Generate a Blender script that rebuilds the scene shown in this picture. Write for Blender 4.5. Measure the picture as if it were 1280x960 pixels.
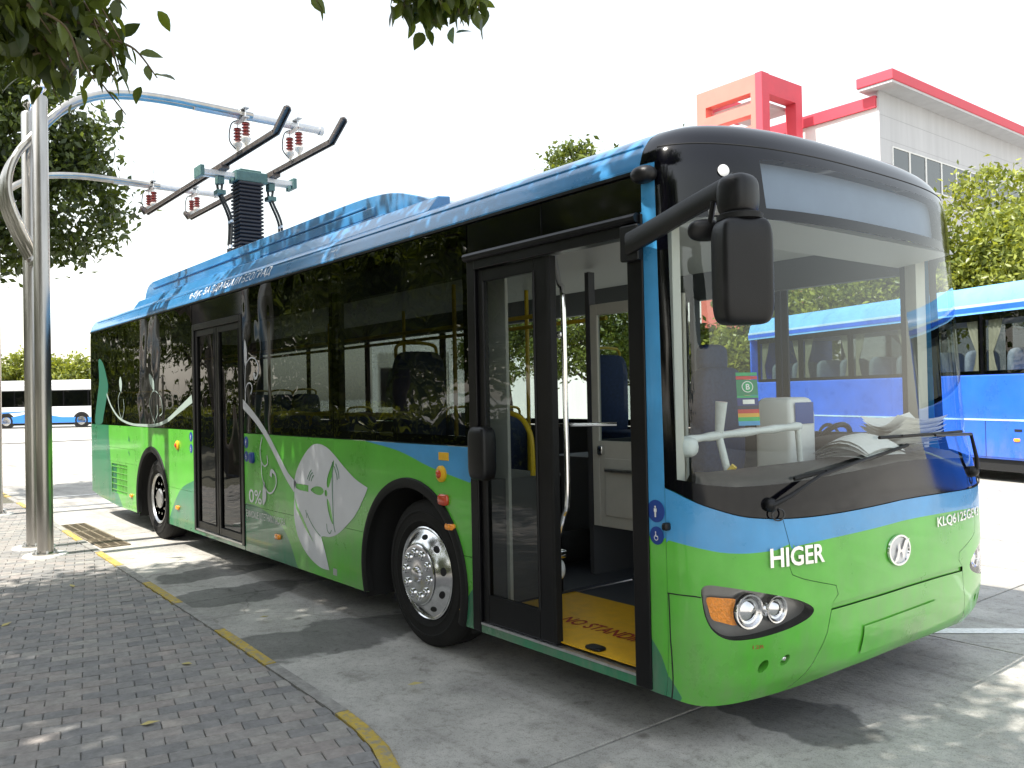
import bpy, bmesh, math, random
import numpy as np
from mathutils import Vector, Matrix, Euler
from mathutils.geometry import delaunay_2d_cdt
R = math.radians
rng = np.random.default_rng(7); random.seed(7)
S = bpy.context.scene
COL = S.collection
for o in list(bpy.data.objects): bpy.data.objects.remove(o)

# ------------------------------------------------------------------ camera
def cam_axes(yaw, pitch, roll):
    f = np.array([math.cos(yaw)*math.cos(pitch), math.sin(yaw)*math.cos(pitch), math.sin(pitch)])
    r = np.array([math.sin(yaw), -math.cos(yaw), 0.]); u = np.cross(r, f)
    c, s = math.cos(roll), math.sin(roll)
    return f, c*r+s*u, -s*r+c*u
CAMP = np.array([1.9653, -2.9597, 1.6362]); CF, CR, CU = cam_axes(2.4688, .0124, -.0202)
cd = bpy.data.cameras.new('camera'); cam = bpy.data.objects.new('camera', cd); COL.objects.link(cam)
m = Matrix.Identity(4)
for i in range(3): m[i][0] = CR[i]; m[i][1] = CU[i]; m[i][2] = -CF[i]; m[i][3] = CAMP[i]
cam.matrix_world = m
cd.sensor_width = 36; cd.lens = 1061.83/1280*36; cd.clip_start = .05; cd.clip_end = 2000
S.camera = cam
# ------------------------------------------------------------------ sky, sun, exposure
SUN_EL = R(57); SUN_DIR = Vector((-.07*math.cos(SUN_EL), -math.cos(SUN_EL), math.sin(SUN_EL))).normalized()
W = bpy.data.worlds.new('World'); S.world = W; W.use_nodes = True
nt = W.node_tree; nt.nodes.clear()
sky = nt.nodes.new('ShaderNodeTexSky'); sky.sky_type = 'NISHITA'; sky.sun_disc = False
sky.sun_elevation = SUN_EL; sky.sun_rotation = math.atan2(SUN_DIR.x, SUN_DIR.y)
sky.air_density = 2.0; sky.dust_density = 1.0; sky.ozone_density = 1.0
hs = nt.nodes.new('ShaderNodeHueSaturation'); hs.inputs['Saturation'].default_value = .35
bg = nt.nodes.new('ShaderNodeBackground'); bg.inputs[1].default_value = .15
wo = nt.nodes.new('ShaderNodeOutputWorld')
nt.links.new(sky.outputs[0], hs.inputs['Color']); nt.links.new(hs.outputs[0], bg.inputs[0]); nt.links.new(bg.outputs[0], wo.inputs[0])
sl = bpy.data.lights.new('sun', 'SUN'); sl.energy = 4.2; sl.angle = R(.53); sl.color = (1, .95, .87)
so = bpy.data.objects.new('sun', sl); COL.objects.link(so); so.rotation_euler = SUN_DIR.to_track_quat('Z', 'Y').to_euler()
so.location = (0, -20, 30)
S.view_settings.view_transform = 'Standard'; S.view_settings.look = 'None'; S.view_settings.gamma = 1
S.view_settings.exposure = 1.05
S.render.engine = 'CYCLES'; S.cycles.max_bounces = 10; S.cycles.transparent_max_bounces = 24
S.cycles.glossy_bounces = 5; S.cycles.transmission_bounces = 6; S.cycles.caustics_reflective = False; S.cycles.caustics_refractive = False
S.cycles.sample_clamp_indirect = 6

# ------------------------------------------------------------------ materials
MATS = {}
def mat(name, col, rough=.5, metal=0., spec=.5, coat=0., var=0., vs=6., bump=0., bs=60., emit=None, isl=0., dirt=0., stretch=None):
    m = bpy.data.materials.new(name); m.use_nodes = True; t = m.node_tree; b = t.nodes['Principled BSDF']
    b.inputs['Base Color'].default_value = (*col, 1); b.inputs['Roughness'].default_value = rough; b.inputs['Metallic'].default_value = metal
    b.inputs['Specular IOR Level'].default_value = spec; b.inputs['Coat Weight'].default_value = coat; b.inputs['Coat Roughness'].default_value = .04
    L = t.links.new
    geo = t.nodes.new('ShaderNodeNewGeometry'); src = geo.outputs['Position']
    if stretch:
        mp = t.nodes.new('ShaderNodeMapping'); mp.inputs['Scale'].default_value = stretch; L(src, mp.inputs[0]); src = mp.outputs[0]
    if var or isl or dirt:
        mx = t.nodes.new('ShaderNodeMix'); mx.data_type = 'RGBA'; mx.blend_type = 'MULTIPLY'; mx.inputs[0].default_value = 1
        mx.inputs[6].default_value = (*col, 1)
        if isl:
            a = t.nodes.new('ShaderNodeMapRange'); a.inputs[3].default_value = 1-isl; a.inputs[4].default_value = 1+isl
            L(geo.outputs['Random Per Island'], a.inputs[0]); fac = a.outputs[0]
        else: fac = None
        if var:
            n = t.nodes.new('ShaderNodeTexNoise'); n.inputs['Scale'].default_value = vs; n.inputs['Detail'].default_value = 8; n.inputs['Roughness'].default_value = .65
            L(src, n.inputs['Vector'])
            a = t.nodes.new('ShaderNodeMapRange'); a.inputs[1].default_value = .3; a.inputs[2].default_value = .7; a.inputs[3].default_value = 1-var; a.inputs[4].default_value = 1+var
            L(n.outputs['Fac'], a.inputs[0])
            if fac:
                q = t.nodes.new('ShaderNodeMath'); q.operation = 'MULTIPLY'; L(fac, q.inputs[0]); L(a.outputs[0], q.inputs[1]); fac = q.outputs[0]
            else: fac = a.outputs[0]
            r2 = t.nodes.new('ShaderNodeMapRange'); r2.inputs[3].default_value = max(0, rough-.08); r2.inputs[4].default_value = min(1, rough+.1)
            L(n.outputs['Fac'], r2.inputs[0]); L(r2.outputs[0], b.inputs['Roughness'])
        if fac:
            cb = t.nodes.new('ShaderNodeCombineXYZ'); [L(fac, cb.inputs[i]) for i in range(3)]
            L(cb.outputs[0], mx.inputs[7])
        else: mx.inputs[7].default_value = (1, 1, 1, 1)
        L(mx.outputs[2], b.inputs['Base Color'])
    if bump:
        n = t.nodes.new('ShaderNodeTexNoise'); n.inputs['Scale'].default_value = bs; n.inputs['Detail'].default_value = 6
        L(src, n.inputs['Vector']); bp = t.nodes.new('ShaderNodeBump'); bp.inputs['Strength'].default_value = bump; bp.inputs['Distance'].default_value = .01
        L(n.outputs['Fac'], bp.inputs['Height']); L(bp.outputs[0], b.inputs['Normal'])
    if emit: b.inputs['Emission Color'].default_value = (*col, 1); b.inputs['Emission Strength'].default_value = emit
    MATS[name] = m; return m
def glass(name, tint, ior=1.5, rough=0., wob=0., ws=1.2):
    m = bpy.data.materials.new(name); m.use_nodes = True; t = m.node_tree; t.nodes.clear(); L = t.links.new
    o = t.nodes.new('ShaderNodeOutputMaterial'); mx = t.nodes.new('ShaderNodeMixShader'); fr = t.nodes.new('ShaderNodeFresnel'); fr.inputs[0].default_value = ior
    tr = t.nodes.new('ShaderNodeBsdfTransparent'); tr.inputs[0].default_value = (*tint, 1)
    gl = t.nodes.new('ShaderNodeBsdfGlossy'); gl.inputs['Roughness'].default_value = rough
    geo = t.nodes.new('ShaderNodeNewGeometry')
    # the pane is one sheet; the Fresnel node inverts the index on back faces, so feed it the inverse there
    iv = t.nodes.new('ShaderNodeMix'); iv.data_type = 'FLOAT'; iv.inputs[2].default_value = ior; iv.inputs[3].default_value = 1/ior
    L(geo.outputs['Backfacing'], iv.inputs[0]); L(iv.outputs[0], fr.inputs[0])
    if wob:
        n = t.nodes.new('ShaderNodeTexNoise'); n.inputs['Scale'].default_value = ws; n.inputs['Detail'].default_value = 1
        L(geo.outputs['Position'], n.inputs['Vector']); bp = t.nodes.new('ShaderNodeBump'); bp.inputs['Strength'].default_value = wob; bp.inputs['Distance'].default_value = .02
        L(n.outputs['Fac'], bp.inputs['Height']); L(bp.outputs[0], gl.inputs['Normal'])
    L(fr.outputs[0], mx.inputs[0]); L(tr.outputs[0], mx.inputs[1]); L(gl.outputs[0], mx.inputs[2]); L(mx.outputs[0], o.inputs[0])
    MATS[name] = m; return m
def leafmat(name, col, isl=.45, transl=.35):
    m = bpy.data.materials.new(name); m.use_nodes = True; t = m.node_tree; t.nodes.clear(); L = t.links.new
    o = t.nodes.new('ShaderNodeOutputMaterial'); geo = t.nodes.new('ShaderNodeNewGeometry')
    oi = t.nodes.new('ShaderNodeObjectInfo'); ad = t.nodes.new('ShaderNodeMath'); ad.operation = 'ADD'; L(geo.outputs['Random Per Island'], ad.inputs[0]); L(oi.outputs['Random'], ad.inputs[1])
    fr = t.nodes.new('ShaderNodeMath'); fr.operation = 'FRACT'; L(ad.outputs[0], fr.inputs[0])
    cr = t.nodes.new('ShaderNodeValToRGB'); e = cr.color_ramp.elements
    e[0].color = (*[c*(1-isl) for c in col], 1); e[1].color = (col[0]*(1+isl)*1.25, col[1]*(1+isl), col[2]*(1+isl*.4), 1)
    L(fr.outputs[0], cr.inputs[0])
    p = t.nodes.new('ShaderNodeBsdfPrincipled'); p.inputs['Roughness'].default_value = .38; L(cr.outputs[0], p.inputs['Base Color'])
    tl = t.nodes.new('ShaderNodeBsdfTranslucent'); br = t.nodes.new('ShaderNodeMix'); br.data_type = 'RGBA'; br.blend_type = 'MULTIPLY'; br.inputs[0].default_value = 1
    br.inputs[7].default_value = (1.6, 1.5, .5, 1); L(cr.outputs[0], br.inputs[6]); L(br.outputs[2], tl.inputs[0])
    mx = t.nodes.new('ShaderNodeMixShader'); mx.inputs[0].default_value = transl; L(p.outputs[0], mx.inputs[1]); L(tl.outputs[0], mx.inputs[2]); L(mx.outputs[0], o.inputs[0])
    MATS[name] = m; return m

def paint(name, col, grime=.16):
    """glossy vehicle paint with thin road dust and faint orange peel"""
    m = mat(name, col, .28, 0, .45, .5, var=grime, vs=2.2, bump=.05, bs=2.6)
    t = m.node_tree; L = t.links.new; b = t.nodes['Principled BSDF']; src = b.inputs['Base Color'].links[0].from_socket
    geo = [q for q in t.nodes if q.type == 'NEW_GEOMETRY'][0]; sp_ = t.nodes.new('ShaderNodeSeparateXYZ'); L(geo.outputs['Position'], sp_.inputs[0])
    mr = t.nodes.new('ShaderNodeMapRange'); mr.inputs[1].default_value = .85; mr.inputs[2].default_value = .2; mr.inputs[4].default_value = .55; L(sp_.outputs[2], mr.inputs[0])
    n = t.nodes.new('ShaderNodeTexNoise'); n.inputs['Scale'].default_value = 5; n.inputs['Detail'].default_value = 9; n.inputs['Roughness'].default_value = .7
    mp = t.nodes.new('ShaderNodeMapping'); mp.inputs['Scale'].default_value = (1, 1, .35); L(geo.outputs['Position'], mp.inputs[0]); L(mp.outputs[0], n.inputs['Vector'])
    r2 = t.nodes.new('ShaderNodeMapRange'); r2.inputs[1].default_value = .38; r2.inputs[2].default_value = .72; L(n.outputs['Fac'], r2.inputs[0])
    mu = t.nodes.new('ShaderNodeMath'); mu.operation = 'MULTIPLY'; L(mr.outputs[0], mu.inputs[0]); L(r2.outputs[0], mu.inputs[1])
    ad = t.nodes.new('ShaderNodeMath'); ad.operation = 'MULTIPLY_ADD'; L(r2.outputs[0], ad.inputs[0]); ad.inputs[1].default_value = .06; L(mu.outputs[0], ad.inputs[2])
    mx = t.nodes.new('ShaderNodeMix'); mx.data_type = 'RGBA'; L(ad.outputs[0], mx.inputs[0]); L(src, mx.inputs[6]); mx.inputs[7].default_value = (.24, .22, .185, 1); L(mx.outputs[2], b.inputs['Base Color'])
    return m
paint('green', (.095, .45, .035)); paint('dkgreen', (.012, .19, .085)); paint('blue', (.055, .30, .60)); paint('roofblue', (.035, .20, .43), .2)
mat('vinylpale', (.34, .42, .38), .35, var=.06, vs=3); mat('headlampgrey', (.26, .255, .25), .3, .6)
mat('vinyl', (.62, .63, .66), .35, var=.06, vs=3)
mat('white', (.8, .8, .8), .4); mat('creamw', (.62, .61, .56), .5, var=.05)
mat('blackgloss', (.002, .002, .004), .07, 0, .4, .1, var=.1, vs=3); mat('rubber', (.007, .007, .007), .6, spec=.3, bump=.1, bs=120)
mat('blackframe', (.004, .004, .005), .32, spec=.3, var=.25, vs=8); mat('dark', (.01, .01, .01), .8); mat('blackplastic', (.005, .005, .006), .38, spec=.35, bump=.12, bs=300)
mat('tyre', (.011, .0105, .01), .75, spec=.3, var=.4, vs=9, bump=.25, bs=140)
mat('chrome', (.82, .82, .83), .1, 1, var=.06, vs=10); mat('rimalu', (.75, .75, .76), .17, 1, var=.12, vs=14, bump=.02, bs=60); mat('alu', (.62, .62, .63), .38, 1, var=.15, vs=20)
mat('steel', (.46, .44, .41), .3, 1, var=.2, vs=5, bump=.015, bs=40, stretch=(1, 1, .15))
mat('galv', (.6, .61, .62), .5, 1, var=.12, vs=8)
mat('amber', (1.0, .32, .015), .12, coat=.8, var=.25, vs=70, bump=.5, bs=110); mat('redlens', (.55, .06, .02), .2, coat=.6); mat('yellow', (.75, .42, .015), .45, var=.12, vs=12); mat('yellowrail', (.8, .55, .02), .3)
mat('signblue', (.012, .05, .26), .4); mat('greytext', (.75, .75, .76), .3)
mat('floor', (.05, .055, .065), .6, bump=.05, bs=200); mat('ceil', (.45, .45, .44), .55); mat('inner', (.07, .072, .078), .6); mat('innerlight', (.55, .55, .52), .5)
mat('seat', (.03, .05, .14), .7, var=.3, vs=40); mat('dash', (.035, .035, .037), .6, bump=.2, bs=220); mat('dashbrown', (.05, .046, .044), .55, bump=.15, bs=150)
mat('paper', (.85, .85, .84), .7, var=.05, vs=30); mat('plasticwrap', (.7, .74, .75), .25, spec=.6, bump=.6, bs=35); mat('redtext', (.35, .03, .015), .5)
mat('bellows', (.02, .02, .028), .55); mat('pantogreen', (.09, .17, .16), .5, .2, var=.2, vs=20); mat('porcelain', (.22, .035, .03), .25, coat=.5); mat('porwhite', (.75, .72, .66), .4)
mat('rail', (.13, .11, .10), .45, .6, var=.3, vs=10); mat('cable', (.03, .03, .03), .5)
glass('winglass', (.15, .165, .16), 1.62, 0, .3, 2.2); glass('farglass', (.5, .56, .54), 1.5); glass('windscreen', (.84, .88, .86), 1.62, 0, .06, 1.5); glass('doorglass', (.6, .64, .62), 1.52, 0, .1, 3)
glass('lens', (.96, .96, .96), 1.45)
glass('destglass', (.55, .6, .66), 1.6)
mat('destback', (.5, .55, .6), .5, var=.08, vs=2)

# ------------------------------------------------------------------ mesh helpers
class MB:
    def __init__(s): s.v = []; s.f = []; s.m = []
    def add(s, vs, fs, mi=0):
        b = len(s.v); s.v += [tuple(map(float, p)) for p in vs]; s.f += [tuple(i+b for i in f) for f in fs]; s.m += [mi]*len(fs); return s
    def box(s, x0, x1, y0, y1, z0, z1, mi=0):
        return s.add([(x, y, z) for z in (z0, z1) for x, y in ((x0, y0), (x1, y0), (x1, y1), (x0, y1))],
                     [(3, 2, 1, 0), (4, 5, 6, 7), (0, 1, 5, 4), (1, 2, 6, 5), (2, 3, 7, 6), (3, 0, 4, 7)], mi)
    def obox(s, c, X, Y, Z, mi=0):      # centre and three half-axis vectors
        c, X, Y, Z = map(np.array, (c, X, Y, Z))
        vs = [c+a*X+b*Y+d*Z for d in (-1, 1) for a, b in ((-1, -1), (1, -1), (1, 1), (-1, 1))]
        return s.add(vs, [(3, 2, 1, 0), (4, 5, 6, 7), (0, 1, 5, 4), (1, 2, 6, 5), (2, 3, 7, 6), (3, 0, 4, 7)], mi)
    def tube(s, path, r, n=10, mi=0, cap=True, closed=False):
        P = [np.array(p, float) for p in path]; k = len(P); rs = r if hasattr(r, '__len__') else [r]*k
        up = np.array([.13, .21, .97]); vs = []; U = None
        for i in range(k):
            if closed: t = P[(i+1) % k]-P[i-1]
            else: t = P[min(i+1, k-1)]-P[max(i-1, 0)]
            t = t/(np.linalg.norm(t)+1e-9)
            if U is None:
                a = up if abs(t@up) < .95 else np.array([1., .1, 0]); U = np.cross(t, a)
            U = U-t*(U@t); U /= np.linalg.norm(U)+1e-9; V = np.cross(t, U)
            vs += [P[i]+rs[i]*(math.cos(2*math.pi*j/n)*U+math.sin(2*math.pi*j/n)*V) for j in range(n)]
        kk = k if closed else k-1
        fs = [(i*n+j, i*n+(j+1) % n, ((i+1) % k)*n+(j+1) % n, ((i+1) % k)*n+j) for i in range(kk) for j in range(n)]
        if cap and not closed: fs += [tuple(range(n))[::-1], tuple((k-1)*n+j for j in range(n))]
        return s.add(vs, fs, mi)
    def lathe(s, prof, o=(0, 0, 0), ax='z', n=24, mi=0, sx=1, sy=1):   # prof [(r,h)]
        vs = []
        for r, h in prof:
            for j in range(n):
                a = 2*math.pi*j/n; c, d = r*math.cos(a)*sx, r*math.sin(a)*sy
                p = {'z': (c, d, h), 'y': (c, h, d), 'x': (h, c, d)}[ax]; vs.append((p[0]+o[0], p[1]+o[1], p[2]+o[2]))
        k = len(prof)
        fs = [(i*n+j, i*n+(j+1) % n, (i+1)*n+(j+1) % n, (i+1)*n+j) for i in range(k-1) for j in range(n)]
        if ax == 'y': fs = [f[::-1] for f in fs]
        if prof[0][0] > 1e-4: fs.append(tuple(range(n)))
        if prof[-1][0] > 1e-4: fs.append(tuple((k-1)*n+j for j in range(n)))
        return s.add(vs, fs, mi)
    def prism(s, poly, f, d0, d1, mi=0):   # poly 2D, f(u,v,d)->xyz
        n = len(poly); vs = [f(u, v, d0) for u, v in poly]+[f(u, v, d1) for u, v in poly]
        return s.add(vs, [tuple(range(n))[::-1], tuple(range(n, 2*n))]+[(i, (i+1) % n, n+(i+1) % n, n+i) for i in range(n)], mi)
def ob(name, mb, mats, parent=None, smooth=30, bevel=0, loc=None, normals=None, fix=True):
    me = bpy.data.meshes.new(name)
    me.from_pydata(mb.v, [], mb.f)
    if not isinstance(mats, (list, tuple)): mats = [mats]
    for q in mats: me.materials.append(MATS[q] if isinstance(q, str) else q)
    if any(mb.m): me.polygons.foreach_set('material_index', mb.m)
    if fix and normals is None:
        bm = bmesh.new(); bm.from_mesh(me); bmesh.ops.recalc_face_normals(bm, faces=bm.faces); bm.to_mesh(me); bm.free()
    if smooth is not None:
        me.shade_smooth()
        if smooth < 179 and normals is None: me.set_sharp_from_angle(angle=R(smooth))
    if normals is not None: me.normals_split_custom_set_from_vertices([tuple(n) for n in normals])
    o = bpy.data.objects.new(name, me); COL.objects.link(o)
    if loc: o.location = loc
    if parent is not None:
        o.parent = parent
        if loc is None: o.matrix_parent_inverse = parent_inv(parent)
    if bevel:
        b = o.modifiers.new('bevel', 'BEVEL'); b.width = bevel; b.segments = 2; b.limit_method = 'ANGLE'; b.angle_limit = R(40); b.harden_normals = False
    return o
WM = {}
def parent_inv(p):
    return WM[p.name].inverted() if p.name in WM else Matrix.Identity(4)
def tag(o, label, cat=None, group=None, kind=None):
    if label: o['label'] = label
    if cat: o['category'] = cat
    if group: o['group'] = group
    if kind: o['kind'] = kind
    return o
def thing(name, label, cat, loc=(0, 0, 0), rz=0, group=None):
    o = bpy.data.objects.new(name, None); COL.objects.link(o); o.location = loc; o.rotation_euler = (0, 0, rz); o.empty_display_size = .2
    WM[o.name] = Matrix.LocRotScale(Vector(loc), Euler((0, 0, rz)), None)
    return tag(o, label, cat, group)
def copy_tree(o, parent=None):
    c = o.copy(); COL.objects.link(c)
    if parent is not None:
        inv = o.matrix_parent_inverse.copy(); c.parent = parent; c.matrix_parent_inverse = inv
    for ch in list(o.children): copy_tree(ch, c)
    return c
def resample(pts, d, closed=False):
    out = []; n = len(pts)
    for i in range(n if closed else n-1):
        a = np.array(pts[i], float); b = np.array(pts[(i+1) % n], float); k = max(1, int(np.linalg.norm(b-a)/d))
        out += [tuple(a+(b-a)*j/k) for j in range(k)]
    if not closed: out.append(tuple(pts[-1]))
    return out
def spline(pts, k=8, closed=False):
    P = [np.array(p, float) for p in pts]; n = len(P); out = []
    for i in range(n if closed else n-1):
        p0 = P[i-1] if closed or i > 0 else P[i]; p1 = P[i]; p2 = P[(i+1) % n]; p3 = P[(i+2) % n] if closed or i+2 < n else p2
        for j in range(k):
            t = j/k; out.append(tuple(.5*(2*p1+(p2-p0)*t+(2*p0-5*p1+4*p2-p3)*t*t+(3*p1-p0-3*p2+p3)*t**3)))
    if not closed: out.append(tuple(P[-1]))
    return out
def pip(poly, X, Y):
    P = np.array(poly); x, y = P[:, 0], P[:, 1]; x2, y2 = np.roll(x, -1), np.roll(y, -1); ins = np.zeros(len(X), bool)
    for a, b, c, d in zip(x, y, x2, y2):
        if b == d: continue
        cr = ((b > Y) != (d > Y)) & (X < (c-a)*(Y-b)/(d-b)+a); ins ^= cr
    return ins
def inset(poly, d):
    P = np.array(poly); A = .5*np.sum(P[:, 0]*np.roll(P[:, 1], -1)-np.roll(P[:, 0], -1)*P[:, 1]); s = 1 if A > 0 else -1
    e = np.roll(P, -1, 0)-P; e /= np.linalg.norm(e, axis=1)[:, None]+1e-9; nrm = s*np.stack([-e[:, 1], e[:, 0]], 1)
    n2 = nrm+np.roll(nrm, 1, 0); l = np.linalg.norm(n2, axis=1)[:, None]; n2 = n2/np.maximum(l, .3)**2*2
    return [tuple(p) for p in P+n2*d*.5*1.0]
def cdt(outer, holes=(), cons=(), grid=None, seg=.05):
    """triangulate a 2D region with holes and inner constraint lines -> pts, tris"""
    pts = []; edges = []
    for ring in [outer]+list(holes):
        q = resample(ring, seg, True); b = len(pts); pts += q; edges += [(b+i, b+(i+1) % len(q)) for i in range(len(q))]
    for line in cons:
        q = resample(line, seg); b = len(pts); pts += q; edges += [(b+i, b+i+1) for i in range(len(q)-1)]
    if grid:
        O = np.array(outer); xs = np.arange(O[:, 0].min()+grid/2, O[:, 0].max(), grid); ys = np.arange(O[:, 1].min()+grid/2, O[:, 1].max(), grid)
        X, Y = [a.ravel() for a in np.meshgrid(xs, ys)]; k = pip(outer, X, Y)
        for h in holes: k &= ~pip(h, X, Y)
        G = np.stack([X[k], Y[k]], 1); B = np.array(pts)
        if len(G): G = G[np.array([((B-g)**2).sum(1).min() > (grid*.35)**2 for g in G])]
        pts += [tuple(g) for g in G]
    r = delaunay_2d_cdt([Vector(p) for p in pts], edges, [], 0, 1e-5)
    V = np.array([tuple(p) for p in r[0]]); T = np.array([tuple(f) for f in r[2] if len(f) == 3]); C = V[T].mean(1)
    k = pip(outer, C[:, 0], C[:, 1])
    for h in holes: k &= ~pip(h, C[:, 0], C[:, 1])
    return V, T[k], C[k]
def text_mesh(body, size=1., extrude=0., bold=0.):
    c = bpy.data.curves.new('t', 'FONT'); c.body = body; c.size = size; c.extrude = extrude; c.offset = bold; c.align_x = 'LEFT'; c.resolution_u = 3
    o = bpy.data.objects.new('t', c); COL.objects.link(o); bpy.context.view_layer.update()
    me = bpy.data.meshes.new_from_object(o.evaluated_get(bpy.context.evaluated_depsgraph_get()))
    V = np.array([tuple(v.co) for v in me.vertices]); F = [tuple(p.vertices) for p in me.polygons]
    bpy.data.objects.remove(o); bpy.data.curves.remove(c); bpy.data.meshes.remove(me)
    V[:, :2] -= V[:, :2].min(0); w, h = V[:, :2].max(0); return V, F, w, h
def text_ob(name, body, fmap, w, h, matn, parent, extrude=0., bold=.01, smooth=None):
    """lettering w x h metres; fmap(u,v,d)->xyz"""
    V, F, tw, th = text_mesh(body, 1, .02 if extrude else 0, bold)
    m = MB(); m.add([fmap(p[0]/tw*w, p[1]/th*h, (p[2]/.02)*extrude) for p in V], F)
    return ob(name, m, matn, parent, smooth)
# ================================================================== GROUND
def concrete(name, col, stains=False):
    m = mat(name, col, .85, var=.3, vs=1.6, bump=.35, bs=45); t = m.node_tree; L = t.links.new; b = t.nodes['Principled BSDF']
    src = b.inputs['Base Color'].links[0].from_socket; geo = [n for n in t.nodes if n.type == 'NEW_GEOMETRY'][0]
    def mul(prev, fac_sock, dark):
        mx = t.nodes.new('ShaderNodeMix'); mx.data_type = 'RGBA'; mx.blend_type = 'MULTIPLY'; L(fac_sock, mx.inputs[0]); L(prev, mx.inputs[6]); mx.inputs[7].default_value = (*dark, 1); return mx.outputs[2]
    def ramp(sock, a, bb):
        r = t.nodes.new('ShaderNodeMapRange'); r.inputs[1].default_value = a; r.inputs[2].default_value = bb; L(sock, r.inputs[0]); return r.outputs[0]
    n = t.nodes.new('ShaderNodeTexNoise'); n.inputs['Scale'].default_value = 22; n.inputs['Detail'].default_value = 10; n.inputs['Roughness'].default_value = .75; L(geo.outputs['Position'], n.inputs['Vector'])
    src = mul(src, ramp(n.outputs['Fac'], .50, .70), (.62, .61, .59))
    n = t.nodes.new('ShaderNodeTexNoise'); n.inputs['Scale'].default_value = .55; n.inputs['Detail'].default_value = 5; n.inputs['Distortion'].default_value = .6; L(geo.outputs['Position'], n.inputs['Vector'])
    src = mul(src, ramp(n.outputs['Fac'], .5, .7), (.74, .74, .75))
    n = t.nodes.new('ShaderNodeTexNoise'); n.inputs['Scale'].default_value = 4.5; n.inputs['Detail'].default_value = 12; n.inputs['Roughness'].default_value = .78; n.inputs['Distortion'].default_value = .4; L(geo.outputs['Position'], n.inputs['Vector'])
    src = mul(src, ramp(n.outputs['Fac'], .55, .68), (.6, .59, .57))
    n = t.nodes.new('ShaderNodeTexNoise'); n.inputs['Scale'].default_value = 140; n.inputs['Detail'].default_value = 2; L(geo.outputs['Position'], n.inputs['Vector'])
    src = mul(src, ramp(n.outputs['Fac'], .56, .72), (.55, .54, .52))
    w = t.nodes.new('ShaderNodeTexVoronoi'); w.inputs['Scale'].default_value = 2.1; w.inputs['Randomness'].default_value = 1; L(geo.outputs['Position'], w.inputs['Vector'])
    src = mul(src, ramp(w.outputs['Distance'], .10, .03), (.5, .49, .47))     # oil drips
    mp = t.nodes.new('ShaderNodeMapping'); mp.inputs['Scale'].default_value = (.12, 3.2, 1); L(geo.outputs['Position'], mp.inputs[0])
    n = t.nodes.new('ShaderNodeTexNoise'); n.inputs['Scale'].default_value = 1.5; n.inputs['Detail'].default_value = 6; L(mp.outputs[0], n.inputs['Vector'])
    src = mul(src, ramp(n.outputs['Fac'], .54, .7), (.72, .71, .7))            # tyre tracks along the bay
    v = t.nodes.new('ShaderNodeTexVoronoi'); v.feature = 'DISTANCE_TO_EDGE'; v.inputs['Scale'].default_value = .27
    nd = t.nodes.new('ShaderNodeTexNoise'); nd.inputs['Scale'].default_value = 2.5; nd.inputs['Detail'].default_value = 6; L(geo.outputs['Position'], nd.inputs['Vector'])
    mv = t.nodes.new('ShaderNodeMix'); mv.data_type = 'VECTOR'; mv.inputs[0].default_value = .25; L(geo.outputs['Position'], mv.inputs[4]); L(nd.outputs['Color'], mv.inputs[5]); L(mv.outputs[1], v.inputs['Vector'])
    src = mul(src, ramp(v.outputs['Distance'], .0022, .0004), (.72, .71, .7))
    if stains:   # damp patches of spilt water on the carriageway, fixed to the ground
        sx = t.nodes.new('ShaderNodeSeparateXYZ'); nn = t.nodes.new('ShaderNodeTexNoise'); nn.inputs['Scale'].default_value = 3; nn.inputs['Detail'].default_value = 3; L(geo.outputs['Position'], nn.inputs['Vector'])
        ms = t.nodes.new('ShaderNodeVectorMath'); ms.operation = 'MULTIPLY_ADD'; L(nn.outputs['Color'], ms.inputs[0]); ms.inputs[1].default_value = (.5, .5, .5); L(geo.outputs['Position'], ms.inputs[2])
        for (cx, cy, rx, ry) in ((-3.15, -.05, .38, .85), (-4.9, -.1, .35, .7), (-.25, 1.05, .42, .3), (-5.9, .1, .3, .6)):
            mp = t.nodes.new('ShaderNodeVectorMath'); mp.operation = 'SUBTRACT'; L(ms.outputs[0], mp.inputs[0]); mp.inputs[1].default_value = (cx, cy, .25)
            sc = t.nodes.new('ShaderNodeVectorMath'); sc.operation = 'MULTIPLY'; L(mp.outputs[0], sc.inputs[0]); sc.inputs[1].default_value = (1/rx, 1/ry, 0)
            ln = t.nodes.new('ShaderNodeVectorMath'); ln.operation = 'LENGTH'; L(sc.outputs[0], ln.inputs[0])
            src = mul(src, ramp(ln.outputs['Value'], 1.04, .92), (.42, .43, .43))
    L(src, b.inputs['Base Color']); return m
concrete('yard', (.42, .41, .38)); concrete('concrete', (.45, .435, .40), True)
mat('joint', (.07, .065, .06), .9, var=.3, vs=20, bump=.3); mat('moss', (.12, .115, .085), .95, var=.5, vs=30, bump=.6, bs=90)
mat('linepaint', (.75, .75, .73), .7, var=.2, vs=30)
g = MB(); g.add([(-600, -600, -.05), (600, -600, -.05), (600, 600, -.05), (-600, 600, -.05)], [(0, 1, 2, 3)])
tag(ob('ground', g, 'yard', smooth=None), 'wide pale concrete yard reaching to the horizon', kind='structure')
road = tag(ob('road', MB().box(-40, 12, -14, 30, -.08, -.012), 'joint', smooth=None), 'pale concrete roadway the buses stand on', kind='structure')
SL = 4.2
for i in range(-9, 3):
    for j in range(-3, 7):
        x0 = i*SL-.9; y0 = j*SL-1.55
        o = ob('slab', MB().box(x0+.007, x0+SL-.007, y0+.007, y0+SL-.007, -.07, 0), 'concrete', road, smooth=None, bevel=.006)
        o.location.z = -.0015*random.random()
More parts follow.
